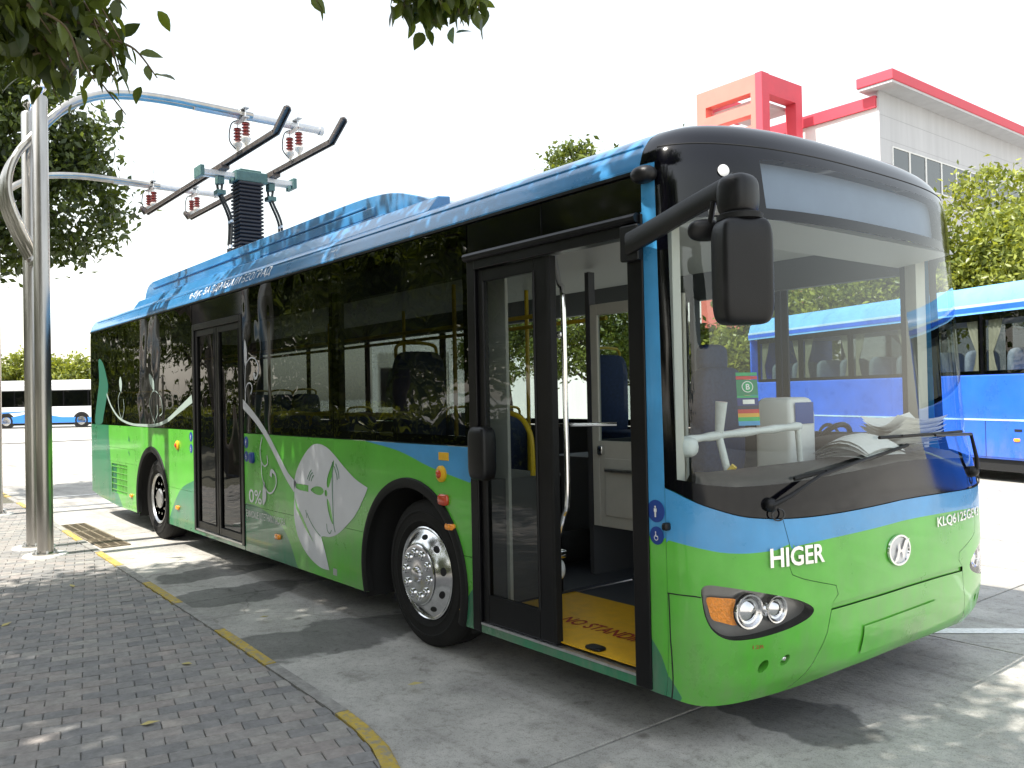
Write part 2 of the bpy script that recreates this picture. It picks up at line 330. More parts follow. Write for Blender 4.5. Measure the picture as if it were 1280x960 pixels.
# painted bay lines
def gline(p, q, w, label):
    p = np.array(p); q = np.array(q); d = (q-p)/np.linalg.norm(q-p); n = np.array([-d[1], d[0]])*w/2
    m = MB(); m.add([(*(p+n), .004), (*(p-n), .004), (*(q-n), .004), (*(q+n), .004)], [(0, 1, 2, 3)])
    tag(ob('road_line', m, 'linepaint', smooth=None), label, kind='structure')
gline((-1.0, 2.5), (.6, 4.2), .12, 'white painted bay line on the concrete by the front of the green bus')
gline((-14.7, -.4), (-14.4, 8), .13, 'white painted line across the yard behind the green bus tail')
gline((-13.0, -.5), (-12.8, 8), .11, 'thin white painted line across the yard close to the bus tail')
# ------------------------------------------------------------------ pavement with pavers and kerb
PZ = .03
KL = spline([(-30, -.45), (-20, -.52), (-14, -.58), (-11, -.63), (-8, -.71), (-4.6, -.80), (-3, -.86), (-2, -.90), (-1.52, -.965), (-1.22, -1.07), (-.95, -1.28), (-.75, -1.6), (-.62, -2.1), (-.6, -3), (-.6, -5), (-.6, -9)], 6)   # outer kerb edge
KL = np.array(KL); tg = np.gradient(KL, axis=0); tg /= np.linalg.norm(tg, axis=1)[:, None]; NL = np.stack([tg[:, 1], -tg[:, 0]], 1)   # towards the pavement
KI = KL+NL*.085
pv = tag(ob('pavement', MB().add([(p[0], p[1], PZ-.014) for p in KI]+[(-30, -9, PZ-.014)], [tuple(range(len(KI)+1))]), 'moss', smooth=None), 'pavement of grey brick pavers beside the bus bay', kind='structure')
ce = np.concatenate([[0], np.cumsum(np.linalg.norm(np.diff(KL, axis=0), axis=1))])
mat('kerbgrey', (.30, .29, .27), .9, var=.35, vs=14, bump=.6, bs=50)
km = mat('kerbyellow', (.5, .36, .06), .75, var=.18, vs=10, bump=.5, bs=50)
t = km.node_tree; b = t.nodes['Principled BSDF']; src = b.inputs['Base Color'].links[0].from_socket
n = t.nodes.new('ShaderNodeTexNoise'); n.inputs['Scale'].default_value = 26; n.inputs['Detail'].default_value = 9; n.inputs['Roughness'].default_value = .7
geo = [q for q in t.nodes if q.type == 'NEW_GEOMETRY'][0]; t.links.new(geo.outputs['Position'], n.inputs['Vector'])
rp = t.nodes.new('ShaderNodeMapRange'); rp.inputs[1].default_value = .47; rp.inputs[2].default_value = .6; t.links.new(n.outputs['Fac'], rp.inputs[0])
mx = t.nodes.new('ShaderNodeMix'); mx.data_type = 'RGBA'; t.links.new(rp.outputs[0], mx.inputs[0]); t.links.new(src, mx.inputs[6]); mx.inputs[7].default_value = (.3, .27, .2, 1); t.links.new(mx.outputs[2], b.inputs['Base Color'])
kerb = tag(bpy.data.objects.new('kerb', None), 'low kerb of alternating yellow and grey stones edging the brick pavement', kind='structure'); COL.objects.link(kerb)
s0 = np.interp(-1.22, KL[:, 0], ce)   # arc position where the bend begins
def kat(s, d):
    return np.array([np.interp(s, ce, KL[:, 0]+NL[:, 0]*d), np.interp(s, ce, KL[:, 1]+NL[:, 1]*d)])
edges = [s0-.82-1.0*k for k in range(0, 18)]; edges = [s0+3.8, s0+2.8, s0+1.8, s0+.75]+edges
for k in range(len(edges)-1):
    a, b2 = edges[k+1]+.006, edges[k]-.006
    ss = np.linspace(a, b2, 7); m = MB(); vs = []
    for s in ss:
        o_, i_ = kat(s, 0), kat(s, .082); c1 = kat(s, .012)
        vs += [(*o_, -.03), (*o_, PZ-.008), (*c1, PZ+.003), (*i_, PZ+.003), (*i_, -.03)]
    fs = [(5*q+j, 5*q+j+1, 5*q+6+j, 5*q+5+j) for q in range(6) for j in range(4)]+[tuple(range(5)), tuple(30+j for j in range(4, -1, -1))]
    m.add(vs, fs); ob('kerb_stone', m, 'kerbyellow' if k % 2 == 1 else 'kerbgrey', kerb, 30)
# pavers
pm = mat('paver', (.29, .285, .275), .9, var=.22, vs=18, bump=.55, bs=70); t = pm.node_tree
oi = t.nodes.new('ShaderNodeObjectInfo'); bb = t.nodes['Principled BSDF']; src = bb.inputs['Base Color'].links[0].from_socket
def tint_node(t, fac, src, bb):
    cr = t.nodes.new('ShaderNodeValToRGB'); e = cr.color_ramp.elements; e[0].color = (.74, .74, .76, 1); e[1].color = (1.15, 1.12, 1.06, 1)
    q = e.new(.5); q.color = (.96, .94, .92, 1); q = e.new(.8); q.color = (1.06, .97, .93, 1)
    t.links.new(fac, cr.inputs[0]); mx = t.nodes.new('ShaderNodeMix'); mx.data_type = 'RGBA'; mx.blend_type = 'MULTIPLY'; mx.inputs[0].default_value = 1
    t.links.new(src, mx.inputs[6]); t.links.new(cr.outputs[0], mx.inputs[7]); t.links.new(mx.outputs[2], bb.inputs['Base Color'])
    # pale worn smears and paint splashes
    geo = [q for q in t.nodes if q.type == 'NEW_GEOMETRY'][0]; n = t.nodes.new('ShaderNodeTexNoise'); n.inputs['Scale'].default_value = 3.2; n.inputs['Detail'].default_value = 10; n.inputs['Roughness'].default_value = .72
    t.links.new(geo.outputs['Position'], n.inputs['Vector']); r = t.nodes.new('ShaderNodeMapRange'); r.inputs[1].default_value = .6; r.inputs[2].default_value = .74; r.inputs[4].default_value = .75; t.links.new(n.outputs['Fac'], r.inputs[0])
    m2 = t.nodes.new('ShaderNodeMix'); m2.data_type = 'RGBA'; t.links.new(r.outputs[0], m2.inputs[0]); t.links.new(mx.outputs[2], m2.inputs[6]); m2.inputs[7].default_value = (.42, .40, .36, 1); t.links.new(m2.outputs[2], bb.inputs['Base Color'])
tint_node(t, oi.outputs['Random'], src, bb)
p2m = mat('paverfar', (.29, .285, .275), .9, var=.22, vs=18, bump=.55, bs=70); t = p2m.node_tree; bb = t.nodes['Principled BSDF']; src = bb.inputs['Base Color'].links[0].from_socket
tint_node(t, [q for q in t.nodes if q.type == 'NEW_GEOMETRY'][0].outputs['Random Per Island'], src, bb)
BW, BL, GAP, ANG = .108, .178, .004, R(78)
bu = np.array([math.cos(ANG), math.sin(ANG)]); bv = np.array([-bu[1], bu[0]]); ORG = np.array([-4.5, -3.0])
KI2 = KL+NL*.094
def clip(poly):
    out = poly
    c = np.mean(poly, 0); idx = np.argsort(((KI2-c)**2).sum(1))[:2]
    for i in idx:
        p0, nn = KI2[i], NL[i]; res = []
        for a, b_ in zip(out, out[1:]+out[:1]):
            da, db = (a-p0)@nn, (b_-p0)@nn
            if da >= 0: res.append(a)
            if (da >= 0) != (db >= 0): res.append(a+(b_-a)*da/(da-db))
        out = res
        if len(out) < 3: return None
    return out
def pproj(p):
    d = np.asarray(p)-CAMP; z = d@CF
    return 640+1061.83*(d@CR)/z, 480-1061.83*(d@CU)/z, z
cand = []
for i in range(-90, 150):
    for j in range(-16, 18):
        c = ORG-bv*(i*BW)+bu*((j+(.5 if i % 2 else 0))*BL)
        if c[0] < -14 or c[1] < -4.6 or c[0] > -.55 : continue
        d = KI2-c; k = np.argmin((d**2).sum(1))
        dist = (c-KI2[k])@NL[k]
        if dist < -.12: continue
        hx, hy = BL/2-GAP/2, BW/2-GAP/2
        poly = [c-bu*hx-bv*hy, c+bu*hx-bv*hy, c+bu*hx+bv*hy, c-bu*hx+bv*hy]
        if dist < .2:
            poly = clip(poly)
            if poly is None: continue
            q = np.array(poly); 
            if .5*abs(np.sum(q[:, 0]*np.roll(q[:, 1], -1)-np.roll(q[:, 0], -1)*q[:, 1])) < .0006: continue
            full = len(poly) == 4 and dist > .13
        else: full = True
        px, py, z = pproj((c[0], c[1], PZ)); vis = z > .3 and -15 < px < 1295 and py < 975
        cand.append((-(1/z**3) if vis else 1/max(z, .1) if False else 0 if not vis else 0, vis, z, c, poly, full))
cand.sort(key=lambda a: (not a[1], a[2]))
base = None; far = MB(); cnt = 0
def brick_mb(poly, c, top):
    m = MB(); n = len(poly); P = [np.array(p)-c for p in poly]; I = [p*(1-.005/max(np.linalg.norm(p), .02)) for p in P]
    vs = [(p[0], p[1], -.03) for p in P]+[(p[0], p[1], -.003) for p in P]+[(p[0], p[1], 0) for p in I]
    m.add(vs, [(i+k*n, (i+1) % n+k*n, (i+1) % n+(k+1)*n, i+(k+1)*n) for k in range(2) for i in range(n)]+[tuple(2*n+i for i in range(n))]); return m
for _, vis, z, c, poly, full in cand:
    dz = random.uniform(-.0025, .0025)
    if vis and cnt < 300:
        if full:
            if base is None:
                base = ob('paver', brick_mb(poly, c, 0), 'paver', pv, 30, loc=(c[0], c[1], PZ+dz)); o = base
            else:
                o = bpy.data.objects.new('paver', base.data); COL.objects.link(o); o.parent = pv; o.location = (c[0], c[1], PZ+dz)
            o.rotation_euler = (random.uniform(-.012, .012), random.uniform(-.008, .008), random.uniform(-.008, .008))
        else: ob('paver', brick_mb(poly, c, 0), 'paver', pv, 30, loc=(c[0], c[1], PZ+dz))
        cnt += 1
    else:
        b_ = brick_mb(poly, c, 0); far.add([(x+c[0], y+c[1], zz+PZ+dz) for x, y, zz in b_.v], b_.f)
tag(ob('paver_field', far, 'paverfar', pv, 30), 'brick pavers of the rest of the pavement', kind='stuff')
# fallen leaves
mat('fallen', (.5, .42, .16), .7)
for i, (x, y, a, lab) in enumerate(((-3.35, -1.3, .4, 'pale dry fallen leaf on the pavers near the grey kerb stone'), (-5.2, -2.0, 2.2, 'pale dry fallen leaf lying on shaded pavers away from the kerb'), (-2.5, -1.75, 1.1, 'curled fallen leaf on the pavers inside the kerb bend'), (-4.1, -.5, 5.0, 'dry fallen leaf on the roadway beside the kerb'), (-6.3, -1.35, 3.3, 'small fallen leaf on pavers at the edge of the tree shade'), (-2.1, -.45, .8, 'dry fallen leaf on the roadway close to the front wheel'))):
    m = MB(); m.add([(-.045, 0, 0), (-.01, -.022, .006), (.05, 0, .012), (-.01, .022, .009), (0, 0, .001)], [(0, 1, 4), (1, 2, 4), (2, 3, 4), (3, 0, 4)])
    o = ob('fallen_leaf', m, 'fallen', None, 170, loc=(x, y, PZ+.004)); o.rotation_euler = (0, 0, a); tag(o, lab, 'leaf')
# drain grates
mat('iron', (.26, .21, .15), .7, .4, var=.3, vs=25, bump=.3); mat('drainframe', (.5, .47, .4), .85, var=.2, vs=20)
mat('pitshade', (.05, .045, .04), .9)
for k, (x0, x1, lab) in enumerate(((-10.72, -9.92, 'rusty iron drain grate farthest from the steel posts along the kerb'), (-9.9, -9.12, 'rusty iron drain grate between two others along the kerb'), (-9.05, -8.42, 'rusty iron drain grate closest to the steel posts'))):
    y0, y1 = (-.60-.07*k*.4, -.28-.03*k)
    y0 = -.64; y1 = -.32
    th = thing('drain_grate', lab, 'drain grate', ((x0+x1)/2, (y0+y1)/2, 0), group='drain grates by the kerb')
    ob('frame', MB().box(x0, x1, y0, y0+.02, -.01, .012).box(x0, x1, y1-.02, y1, -.01, .012).box(x0, x0+.02, y0+.02, y1-.02, -.01, .012).box(x1-.02, x1, y0+.02, y1-.02, -.01, .012), 'iron', th, None)
    ob('pitshade', MB().box(x0+.02, x1-.02, y0+.02, y1-.02, .0005, .003), 'pitshade', th, None)  # flat dark sheet on the slab, shade of the drain put into its colour
    nb = 11
    for q in range(nb):
        xx = x0+.03+(x1-x0-.06)*q/(nb-1); ob('bar', MB().box(xx-.009, xx+.009, y0+.02, y1-.02, .003, .011), 'iron', th, None)
    for q in (1, 2): yy = y0+(y1-y0)*q/3; ob('cross_bar', MB().box(x0+.02, x1-.02, yy-.007, yy+.007, .0035, .0125), 'iron', th, None)
# ================================================================== THE GREEN CITY BUS
bus = thing('city_bus', 'green and blue low-floor electric city bus with open front door', 'bus', (-6.2, 1.275, 0))
NP = 2.5; XB = -.76; YC = 1.305; BWD = 2*YC
ZX = [.15, .20, .25, .32, .45, .63, 1.1, 1.35, 2.0, 2.45, 2.66, 2.75, 2.82, 2.875, 2.915, 2.945, 2.965, 2.976]
XX = [-.38, -.34, -.29, -.23, -.195, -.185, -.195, -.205, -.25, -.285, -.305, -.325, -.355, -.395, -.45, -.53, -.63, -.75]
ZI = [.15, 2.62, 2.70, 2.775, 2.84, 2.885, 2.925, 2.96, 2.976]; YI = [0, 0, .004, .03, .08, .16, .30, .6, 1.2]
_z = np.linspace(.15, 2.976, 566)
def _sm(y, w=13):
    k = np.hanning(w+2)[1:-1]; k /= k.sum(); return np.convolve(np.pad(y, w//2, mode='edge'), k, 'valid')
_x0 = _sm(np.interp(_z, ZX, XX), 15); _in = _sm(np.interp(_z, ZI, YI), 9)
def x0f(z): return np.interp(z, _z, _x0)
def inf(z): return np.interp(z, _z, _in)
def NPF(c, z): return np.where(np.asarray(c) < 0, np.interp(z, [1.05, 1.35], [3.8, 2.8]), NP)
def FS0(th, z):
    th = np.clip(th, 1e-4, math.pi-1e-4); hw = YC-inf(z); c = np.cos(th); D = x0f(z)-XB; N_ = NPF(c, z)
    y = YC-hw*np.sign(c)*np.abs(c)**(2/N_); x = XB+D*np.sin(th)**(2/N_); return np.stack([x, y, z+0*x], -1)
def FSN(th, z):
    e = 2e-3; th = np.clip(th, .004, math.pi-.004); a = FS0(th+e, z)-FS0(th-e, z); b = FS0(th, z+e)-FS0(th, z-e); n = np.cross(a, b); n /= np.linalg.norm(n, axis=-1)[..., None]+1e-12; return n
def FS(th, z, off=0.):
    th = np.asarray(th, float); z = np.asarray(z, float); return FS0(th, z)+FSN(th, z)*np.asarray(off)[..., None]
def TH(y, z=1.0):
    c = (YC-y)/(YC-inf(z)); return math.acos(max(-1, min(1, math.copysign(abs(c)**(float(NPF(c, z))/2), c))))
def thx(x, z=1.0):     # theta of the near corner at a given x
    s = ((x-XB)/(x0f(z)-XB))**(NP/2); return math.asin(min(1, s))
def T(pts): return [(TH(y, z), z) for y, z in pts]
def mir(pts): return [(math.pi-t, z) for t, z in pts][::-1]
def mirY(pts):     # mirror by the real distance from the centre line
    out = []
    for t, z in pts: y = float(FS0(np.array([t]), np.array([z]))[0][1]); out.append((TH(BWD-y, z), z))
    return out[::-1]
def fpatch(name, outer, mats, parent=bus, holes=(), cons=(), matf=None, off=0., grid=.035, seg=.03, gap=0.):
    if gap: outer = inset(resample(outer, .04, True), gap)
    V, Tt, C = cdt(outer, holes, cons, grid, seg); P = FS(V[:, 0], V[:, 1], off); N = FSN(V[:, 0], V[:, 1])
    a, b, c = P[Tt[:, 0]], P[Tt[:, 1]], P[Tt[:, 2]]; fl = (np.cross(b-a, c-a)*N[Tt[:, 0]]).sum(1) < 0; Tt[fl] = Tt[fl][:, ::-1]
    m = MB(); m.add(P, [tuple(int(i) for i in t) for t in Tt])
    if matf: m.m = [matf(*q) for q in C]
    return ob(name, m, mats, parent, 180, normals=N)
def fline(path, off=0.):   # polyline on the front surface -> xyz
    q = resample(path, .03); q = np.array(q); return FS(q[:, 0], q[:, 1], off)
ths = thx(-.652)
# boundary curves on the front
botc = spline([(0, .245), (.04, .222), (.10, .205), (.2, .203), (.4, .22), (.6, .245), (.85, .275), (YC, .29)], 4)
bot = T(botc); botall = bot+mir(bot)[1:]
bot_th = np.array(botall)
wsb = T(spline([(0, 1.21), (.015, 1.185), (.05, 1.145), (.10, 1.112), (.2, 1.072), (.3, 1.055), (.45, 1.045), (.7, 1.045), (YC, 1.06)], 4)); wsball = wsb+mir(wsb)[1:]; ws_th = np.array(wsball)
bgc = T(spline([(0, .965), (.03, .945), (.08, .925), (.15, .908), (.25, .903), (.4, .912), (.7, .935), (YC, .955)], 4)); bgall = np.array(bgc+mir(bgc)[1:])
zbot = lambda t: np.interp(t, bot_th[:, 0], bot_th[:, 1]); zws = lambda t: np.interp(t, ws_th[:, 0], ws_th[:, 1]); zbg = lambda t: np.interp(t, bgall[:, 0], bgall[:, 1])
def seg_of(f, t0, t1, n=30): return [(t, float(f(t))) for t in np.linspace(t0, t1, n)]
dgl = [(0, .50), (ths*.6, .42), (ths, .34), (TH(.03), .26), (TH(.045), .2)]
dgl_a = np.array(dgl)
def fcol(t, z):
    if z > zbg(t): return 1
    if t < dgl_a[-1, 0] and z < np.interp(t, dgl_a[:, 0], dgl_a[:, 1]): return 2
    return 0
PM = ['green', 'blue', 'dkgreen']
hs_l = T([(.40, 1.0465), (.43, .93), (.422, .84), (.44, .79), (.50, .765), (.70, .712), (.712, .67), (.665, .625)])
bs_l = T([(.665, .605), (.64, .50), (.57, .36), (.485, .229)])
hs_r, bs_r = mirY(hs_l), mirY(bs_l)
crt = T([(.665, .628), (.9, .640), (YC, .645)]); crt = crt+mirY(crt)[1:]
crb = T([(.665, .603), (.9, .612), (YC, .616)]); crb = crb+mirY(crb)[1:]
bgcon = [(t, float(zbg(t))) for t in np.linspace(0.0, math.pi, 120)]
def con_in(t0, t1): return [[q for q in bgcon if t0 < q[0] < t1]]
# corner strip between front door and the front mask
strip = [(0, .245)]+seg_of(zbot, .02, ths, 5)+[(ths, 2.70), (0, 2.70)]
fpatch('corner_strip', strip, PM, cons=con_in(.0, ths)+[[q for q in dgl if q[0] <= ths]], matf=fcol, grid=.05, gap=.0015)
# headlight opening
hl = T(spline([(.072, .70), (.072, .745), (.09, .764), (.14, .757), (.24, .735), (.36, .705), (.47, .672), (.55, .628), (.53, .588), (.43, .553), (.33, .532), (.24, .519), (.155, .52), (.105, .555), (.08, .62)], 4, True))
fog1 = [(TH(.30, .4)+.028*math.cos(a)+.012*math.sin(a), .388+.03*math.sin(a)) for a in np.linspace(0, 2*math.pi, 17)[:-1]]
fog2 = [(TH(.405, .4)+.024*math.cos(a)+.010*math.sin(a), .405+.026*math.sin(a)) for a in np.linspace(0, 2*math.pi, 17)[:-1]]
corner = seg_of(zbot, ths, bs_l[-1][0], 14)+bs_l[::-1][1:]+hs_l[::-1]+seg_of(zws, hs_l[0][0]-.02, ths, 20)
bl = fpatch('corner_bumper', corner, PM, holes=[hl, fog1, fog2], cons=con_in(ths+.01, hs_l[0][0]-.03)+[[(ths+.006, float(np.interp(ths+.006, dgl_a[:, 0], dgl_a[:, 1])))]+dgl[3:4]+[(dgl[4][0]-.003, .225)]], matf=fcol, gap=.003)
hlr, f1r, f2r = mirY(hl), mirY(fog1), mirY(fog2)
cornr = seg_of(zbot, math.pi-ths, bs_r[0][0], 14)+bs_r[1:]+hs_r+seg_of(zws, hs_r[-1][0]+.02, math.pi-ths, 20)
fpatch('corner_bumper', cornr, PM, holes=[hlr, f1r, f2r], cons=con_in(hs_r[-1][0]+.03, math.pi-ths-.01), matf=lambda t, z: 1 if z > zbg(t) else 0, gap=.003)
stripr = mir(strip); fpatch('corner_strip', stripr, PM, cons=con_in(math.pi-ths, math.pi), matf=lambda t, z: 1 if z > zbg(t) else 0, grid=.05, gap=.0015)
hood = seg_of(zws, hs_l[0][0], hs_r[-1][0], 40)[::-1]+hs_l[1:-1]+crt+hs_r[1:-1]
fpatch('hood', hood, PM, cons=con_in(hs_l[0][0]+.06, hs_r[-1][0]-.06), matf=fcol, gap=.003)
cb = crb+bs_r[::-1][1:]+seg_of(zbot, bs_r[0][0], bs_l[-1][0], 30)[1:-1]+bs_l[::-1][:-1]
fpatch('center_bumper', cb, 'green', gap=.003)
fpatch('ledge', crb+[(t, z) for t, z in crt[::-1]], 'green', off=-.011, grid=.03)
ob('seam', MB().tube(fline([(thx(-.65), .715), (TH(.055), .712), (TH(.07), .708)], .0005), .003, 6), 'dark', bus)
ob('seam', MB().tube(fline([(thx(-.645), .715), (thx(-.64), .5), (thx(-.63, .3), .235)], .0005), .003, 6), 'dark', bus)
# backing shell that closes the joints, bumper lower lip
V = []
m = MB(); tt = np.linspace(.0, math.pi, 70); zz = np.linspace(.23, 1.2, 14); P = np.array([[FS(np.array([t]), np.array([max(z, zbot(t)+.012)]), np.array([-.085]))[0] for t in tt] for z in zz])
m.add(P.reshape(-1, 3), [(i*70+j, i*70+j+1, (i+1)*70+j+1, (i+1)*70+j) for i in range(13) for j in range(69)]); ob('front_frame', m, 'dkgreen', bus)
# plate mount, number plate recess panel
pl = [(TH(.90), .352), (TH(1.62), .362), (TH(1.62), .50), (TH(.90), .49)]
fpatch('plate_mount', pl, 'green', off=.008, grid=.05)
# --- windscreen mask
thg = thx(-.602, 1.7)
GT = 2.425
def lip(f, t0, t1, n=40): return [(t, f(t)) for t in np.linspace(t0, t1, n)]
glb = np.array(T([(.03, 1.235), (.08, 1.215), (.2, 1.2), (.4, 1.205), (.7, 1.225), (YC, 1.255)])); glb = np.vstack([glb, [(math.pi-t, z) for t, z in glb[::-1][1:]]])
zgl = lambda t: float(np.interp(t, glb[:, 0], glb[:, 1]))
wspoly = lip(zgl, thg, math.pi-thg, 60)+[(math.pi-thg, GT-.06), (math.pi-thg-.05, GT)]+[(t, GT) for t in np.linspace(math.pi-thg-.1, thg+.1, 40)]+[(thg+.05, GT), (thg, GT-.06)]
dest = [(TH(.43, 2.5), 2.478), (TH(2.12, 2.5), 2.478), (TH(2.13, 2.7), 2.70), (TH(2.05, 2.7), 2.718), (TH(.5, 2.7), 2.718), (TH(.42, 2.7), 2.705)]
maskouter = [(t, float(zws(t))+.0035) for t in np.linspace(ths, math.pi-ths, 80)]+[(math.pi-ths, 2.772)]+[(t, 2.772) for t in np.linspace(math.pi-ths, ths, 60)[1:-1]]+[(ths, 2.772)]
fpatch('front_mask', maskouter, 'blackgloss', holes=[wspoly, dest], grid=.04, seg=.03)
fpatch('windscreen', wspoly, 'windscreen', grid=.05, seg=.04)
dg = fpatch('destination_window', dest, 'destglass', grid=.05)
fpatch('display_board', [(TH(.40, 2.5), 2.462), (TH(2.15, 2.5), 2.462), (TH(2.15, 2.7), 2.728), (TH(.4, 2.7), 2.728)], 'destback', dg, off=-.06, grid=.05)
# side black corner above the strip, roof cap
cap = [(0.0, 2.704)]+[(t, 2.704) for t in (ths/2,)]+[(ths, 2.704), (ths, 2.775)]+[(t, 2.775) for t in np.linspace(ths, math.pi-ths, 50)[1:-1]]+[(math.pi-ths, 2.775), (math.pi-ths, 2.704), (math.pi, 2.704), (math.pi, 2.974)]+[(t, 2.974) for t in np.linspace(math.pi, 0, 60)[1:-1]]+[(0, 2.974)]
def capcol(t, z): return 0
fpatch('front_cap', cap, 'blackgloss', grid=.03, seg=.03)
m = MB(); ww = FS(np.linspace(0, math.pi, 60), np.full(60, 2.972)); m.add(ww, [tuple(range(60))]); ob('cap_top', m, 'blackgloss', bus, None)
ob('seam', MB().tube(fline([(ths+.0, 2.7735), (math.pi-ths, 2.7735)], .0), .0032, 6), 'dark', bus)
# white round sensor on the mask
p = FS(np.array([TH(.225, 2.64)]), np.array([2.64]), np.array([.004]))[0]; nrm = FSN(np.array([TH(.225, 2.64)]), np.array([2.64]))[0]
def disc(mb, c, n, r, d, mi=0, k=24, dome=.3):
    n = np.array(n)/np.linalg.norm(n); a = np.cross(n, [0, 0, 1.]); a /= np.linalg.norm(a); b = np.cross(n, a); c = np.array(c)
    rings = [(r, 0), (r, d*.6), (r*.8, d), (r*.4, d*(1+dome)), (0.0001, d*(1+dome*1.2))]
    vs = [c+n*h+q*(a*math.cos(t)+b*math.sin(t)) for q, h in rings for t in np.linspace(0, 2*math.pi, k+1)[:-1]]
    return mb.add(vs, [(i*k+j, i*k+(j+1) % k, (i+1)*k+(j+1) % k, (i+1)*k+j) for i in range(4) for j in range(k)], mi)
ob('sensor', disc(MB(), p, nrm, .028, .006), 'white', bus)
# --- headlights
def headlight(sgn):
    mp = (lambda q: q) if sgn > 0 else mirY
    H = fpatch('headlight', mp(hl), 'lens', off=-.002, grid=.03)
    fpatch('housing', mp(inset(hl, -.004)), 'headlampgrey', H, off=-.06, grid=.03)
    q = np.array(resample(mp(hl), .02, True)); a = FS(q[:, 0], q[:, 1], np.full(len(q), -.001)); b = FS(q[:, 0], q[:, 1], np.full(len(q), -.062)); n = len(q)
    ob('rim', MB().add(np.vstack([a, b]), [(i, (i+1) % n, n+(i+1) % n, n+i) for i in range(n)]), 'rubber', H)
    am = T(spline([(.085, .70), (.13, .70), (.195, .69), (.20, .64), (.195, .575), (.13, .59), (.10, .605), (.09, .65)], 3, True)); fpatch('indicator', mp(am), 'amber', H, off=-.035, grid=.02)
    for (y, r, nm) in ((.235, .078, 'main_lamp'), (.365, .062, 'dip_lamp')):
        t = TH(y if sgn > 0 else BWD-y, .63); c = FS(np.array([t]), np.array([.636]), np.array([-.055]))[0]; n_ = FSN(np.array([t]), np.array([.636]))[0]
        n_ = (n_+np.array([1.2, 0, 0])); n_ /= np.linalg.norm(n_); a_ = np.cross([0, 0, 1.], n_); a_ /= np.linalg.norm(a_); b_ = np.cross(n_, a_)
        prof = [(1.02, .00), (1.05, .034), (1.0, .042), (.9, .04), (.8, .012), (.74, .0), (.72, .028), (.6, .024), (.35, .04), (.0, .046)]
        k = 28; vs = [c+n_*h*.8+r*q*(a_*math.cos(w)+b_*math.sin(w)) for q, h in prof for w in np.linspace(0, 2*math.pi, k+1)[:-1]]
        ob(nm, MB().add(vs, [(i*k+j, i*k+(j+1) % k, (i+1)*k+(j+1) % k, (i+1)*k+j) for i in range(len(prof)-1) for j in range(k)]), 'chrome', H, 40)
headlight(1); headlight(-1)
for sg, ff1, ff2 in ((1, fog1, fog2), (-1, f1r, f2r)):
    for ring, nm in ((ff1, 'fog_recess'), (ff2, 'fog_lamp')):
        q = np.array(ring); n = len(q); a = FS(q[:, 0], q[:, 1], np.zeros(n)); b = FS(q[:, 0].mean()+(q[:, 0]-q[:, 0].mean())*.8, q[:, 1].mean()+(q[:, 1]-q[:, 1].mean())*.8, np.full(n, -.045))
        m = MB(); m.add(np.vstack([a, b]), [(i, (i+1) % n, n+(i+1) % n, n+i) for i in range(n)]); m.add(b, [tuple(range(n))], 1)
        o = ob(nm, m, ['green', 'blackplastic' if nm == 'fog_recess' else 'chrome'], bus)
        if nm == 'fog_lamp': ob('bulb_lens', disc(MB(), b.mean(0), FSN(q[:1, 0], q[:1, 1])[0]+np.array([.5, 0, 0]), .021, .03), 'chrome', o)
# --- lettering and emblem on the front
def fmapper(y0, z0, off): return lambda u, v, d: FS(np.array([TH(y0+u, z0)]), np.array([z0+v]), np.array([off+d]))[0]
text_ob('brand_lettering', 'HIGER', fmapper(.325, .832, .006), .295, .088, 'chrome', bus, .006, .022, 30)
text_ob('model_lettering', 'KLQ6125GEV3', fmapper(1.64, .872, .004), .60, .062, 'chrome', bus, .004, .012, 30)
LG = (1.22, .815)
lm = fmapper(LG[0], LG[1], .004)
m = MB(); k = 40; vs = []
for a in np.linspace(0, 2*math.pi, k+1)[:-1]:
    for rr, d in ((1.0, 0), (.98, .010), (.86, .010), (.82, 0)): vs.append(lm(.108*rr*math.cos(a), .078*rr*math.sin(a), d))
m.add(vs, [(4*i+j, 4*((i+1) % k)+j, 4*((i+1) % k)+j+1, 4*i+j+1) for i in range(k) for j in range(3)])
em = ob('emblem', m, 'chrome', bus, 40)
zig = [(-.095, -.045), (-.06, -.05), (-.035, -.02), (-.012, .04), (.004, .0), (.02, .005), (.05, .045), (.095, .05), (.075, .025), (.05, -.005), (.028, -.05), (.012, -.01), (-.005, -.012), (-.02, -.045), (-.05, -.055)]
V2, T2, _ = cdt(zig, seg=.02)
ob('emblem_wings', MB().add([lm(u, v, .011) for u, v in V2]+[lm(u, v, 0) for u, v in V2], [tuple(int(i) for i in t) for t in T2]+[(i, (i+1) % len(zig), len(V2)+(i+1) % len(zig), len(V2)+i) for i in range(0)]), 'chrome', em, None)
V2, T2, _ = cdt([(.09*math.cos(a), .064*math.sin(a)) for a in np.linspace(0, 2*math.pi, 33)[:-1]], seg=.02)
ob('emblem_field', MB().add([lm(u, v, .003) for u, v in V2], [tuple(int(i) for i in t) for t in T2]), 'galv', em, 180)
text_ob('bumper_stencil', '12R', fmapper(.245, .474, .002), .05, .016, 'redtext', bus, 0, .0)
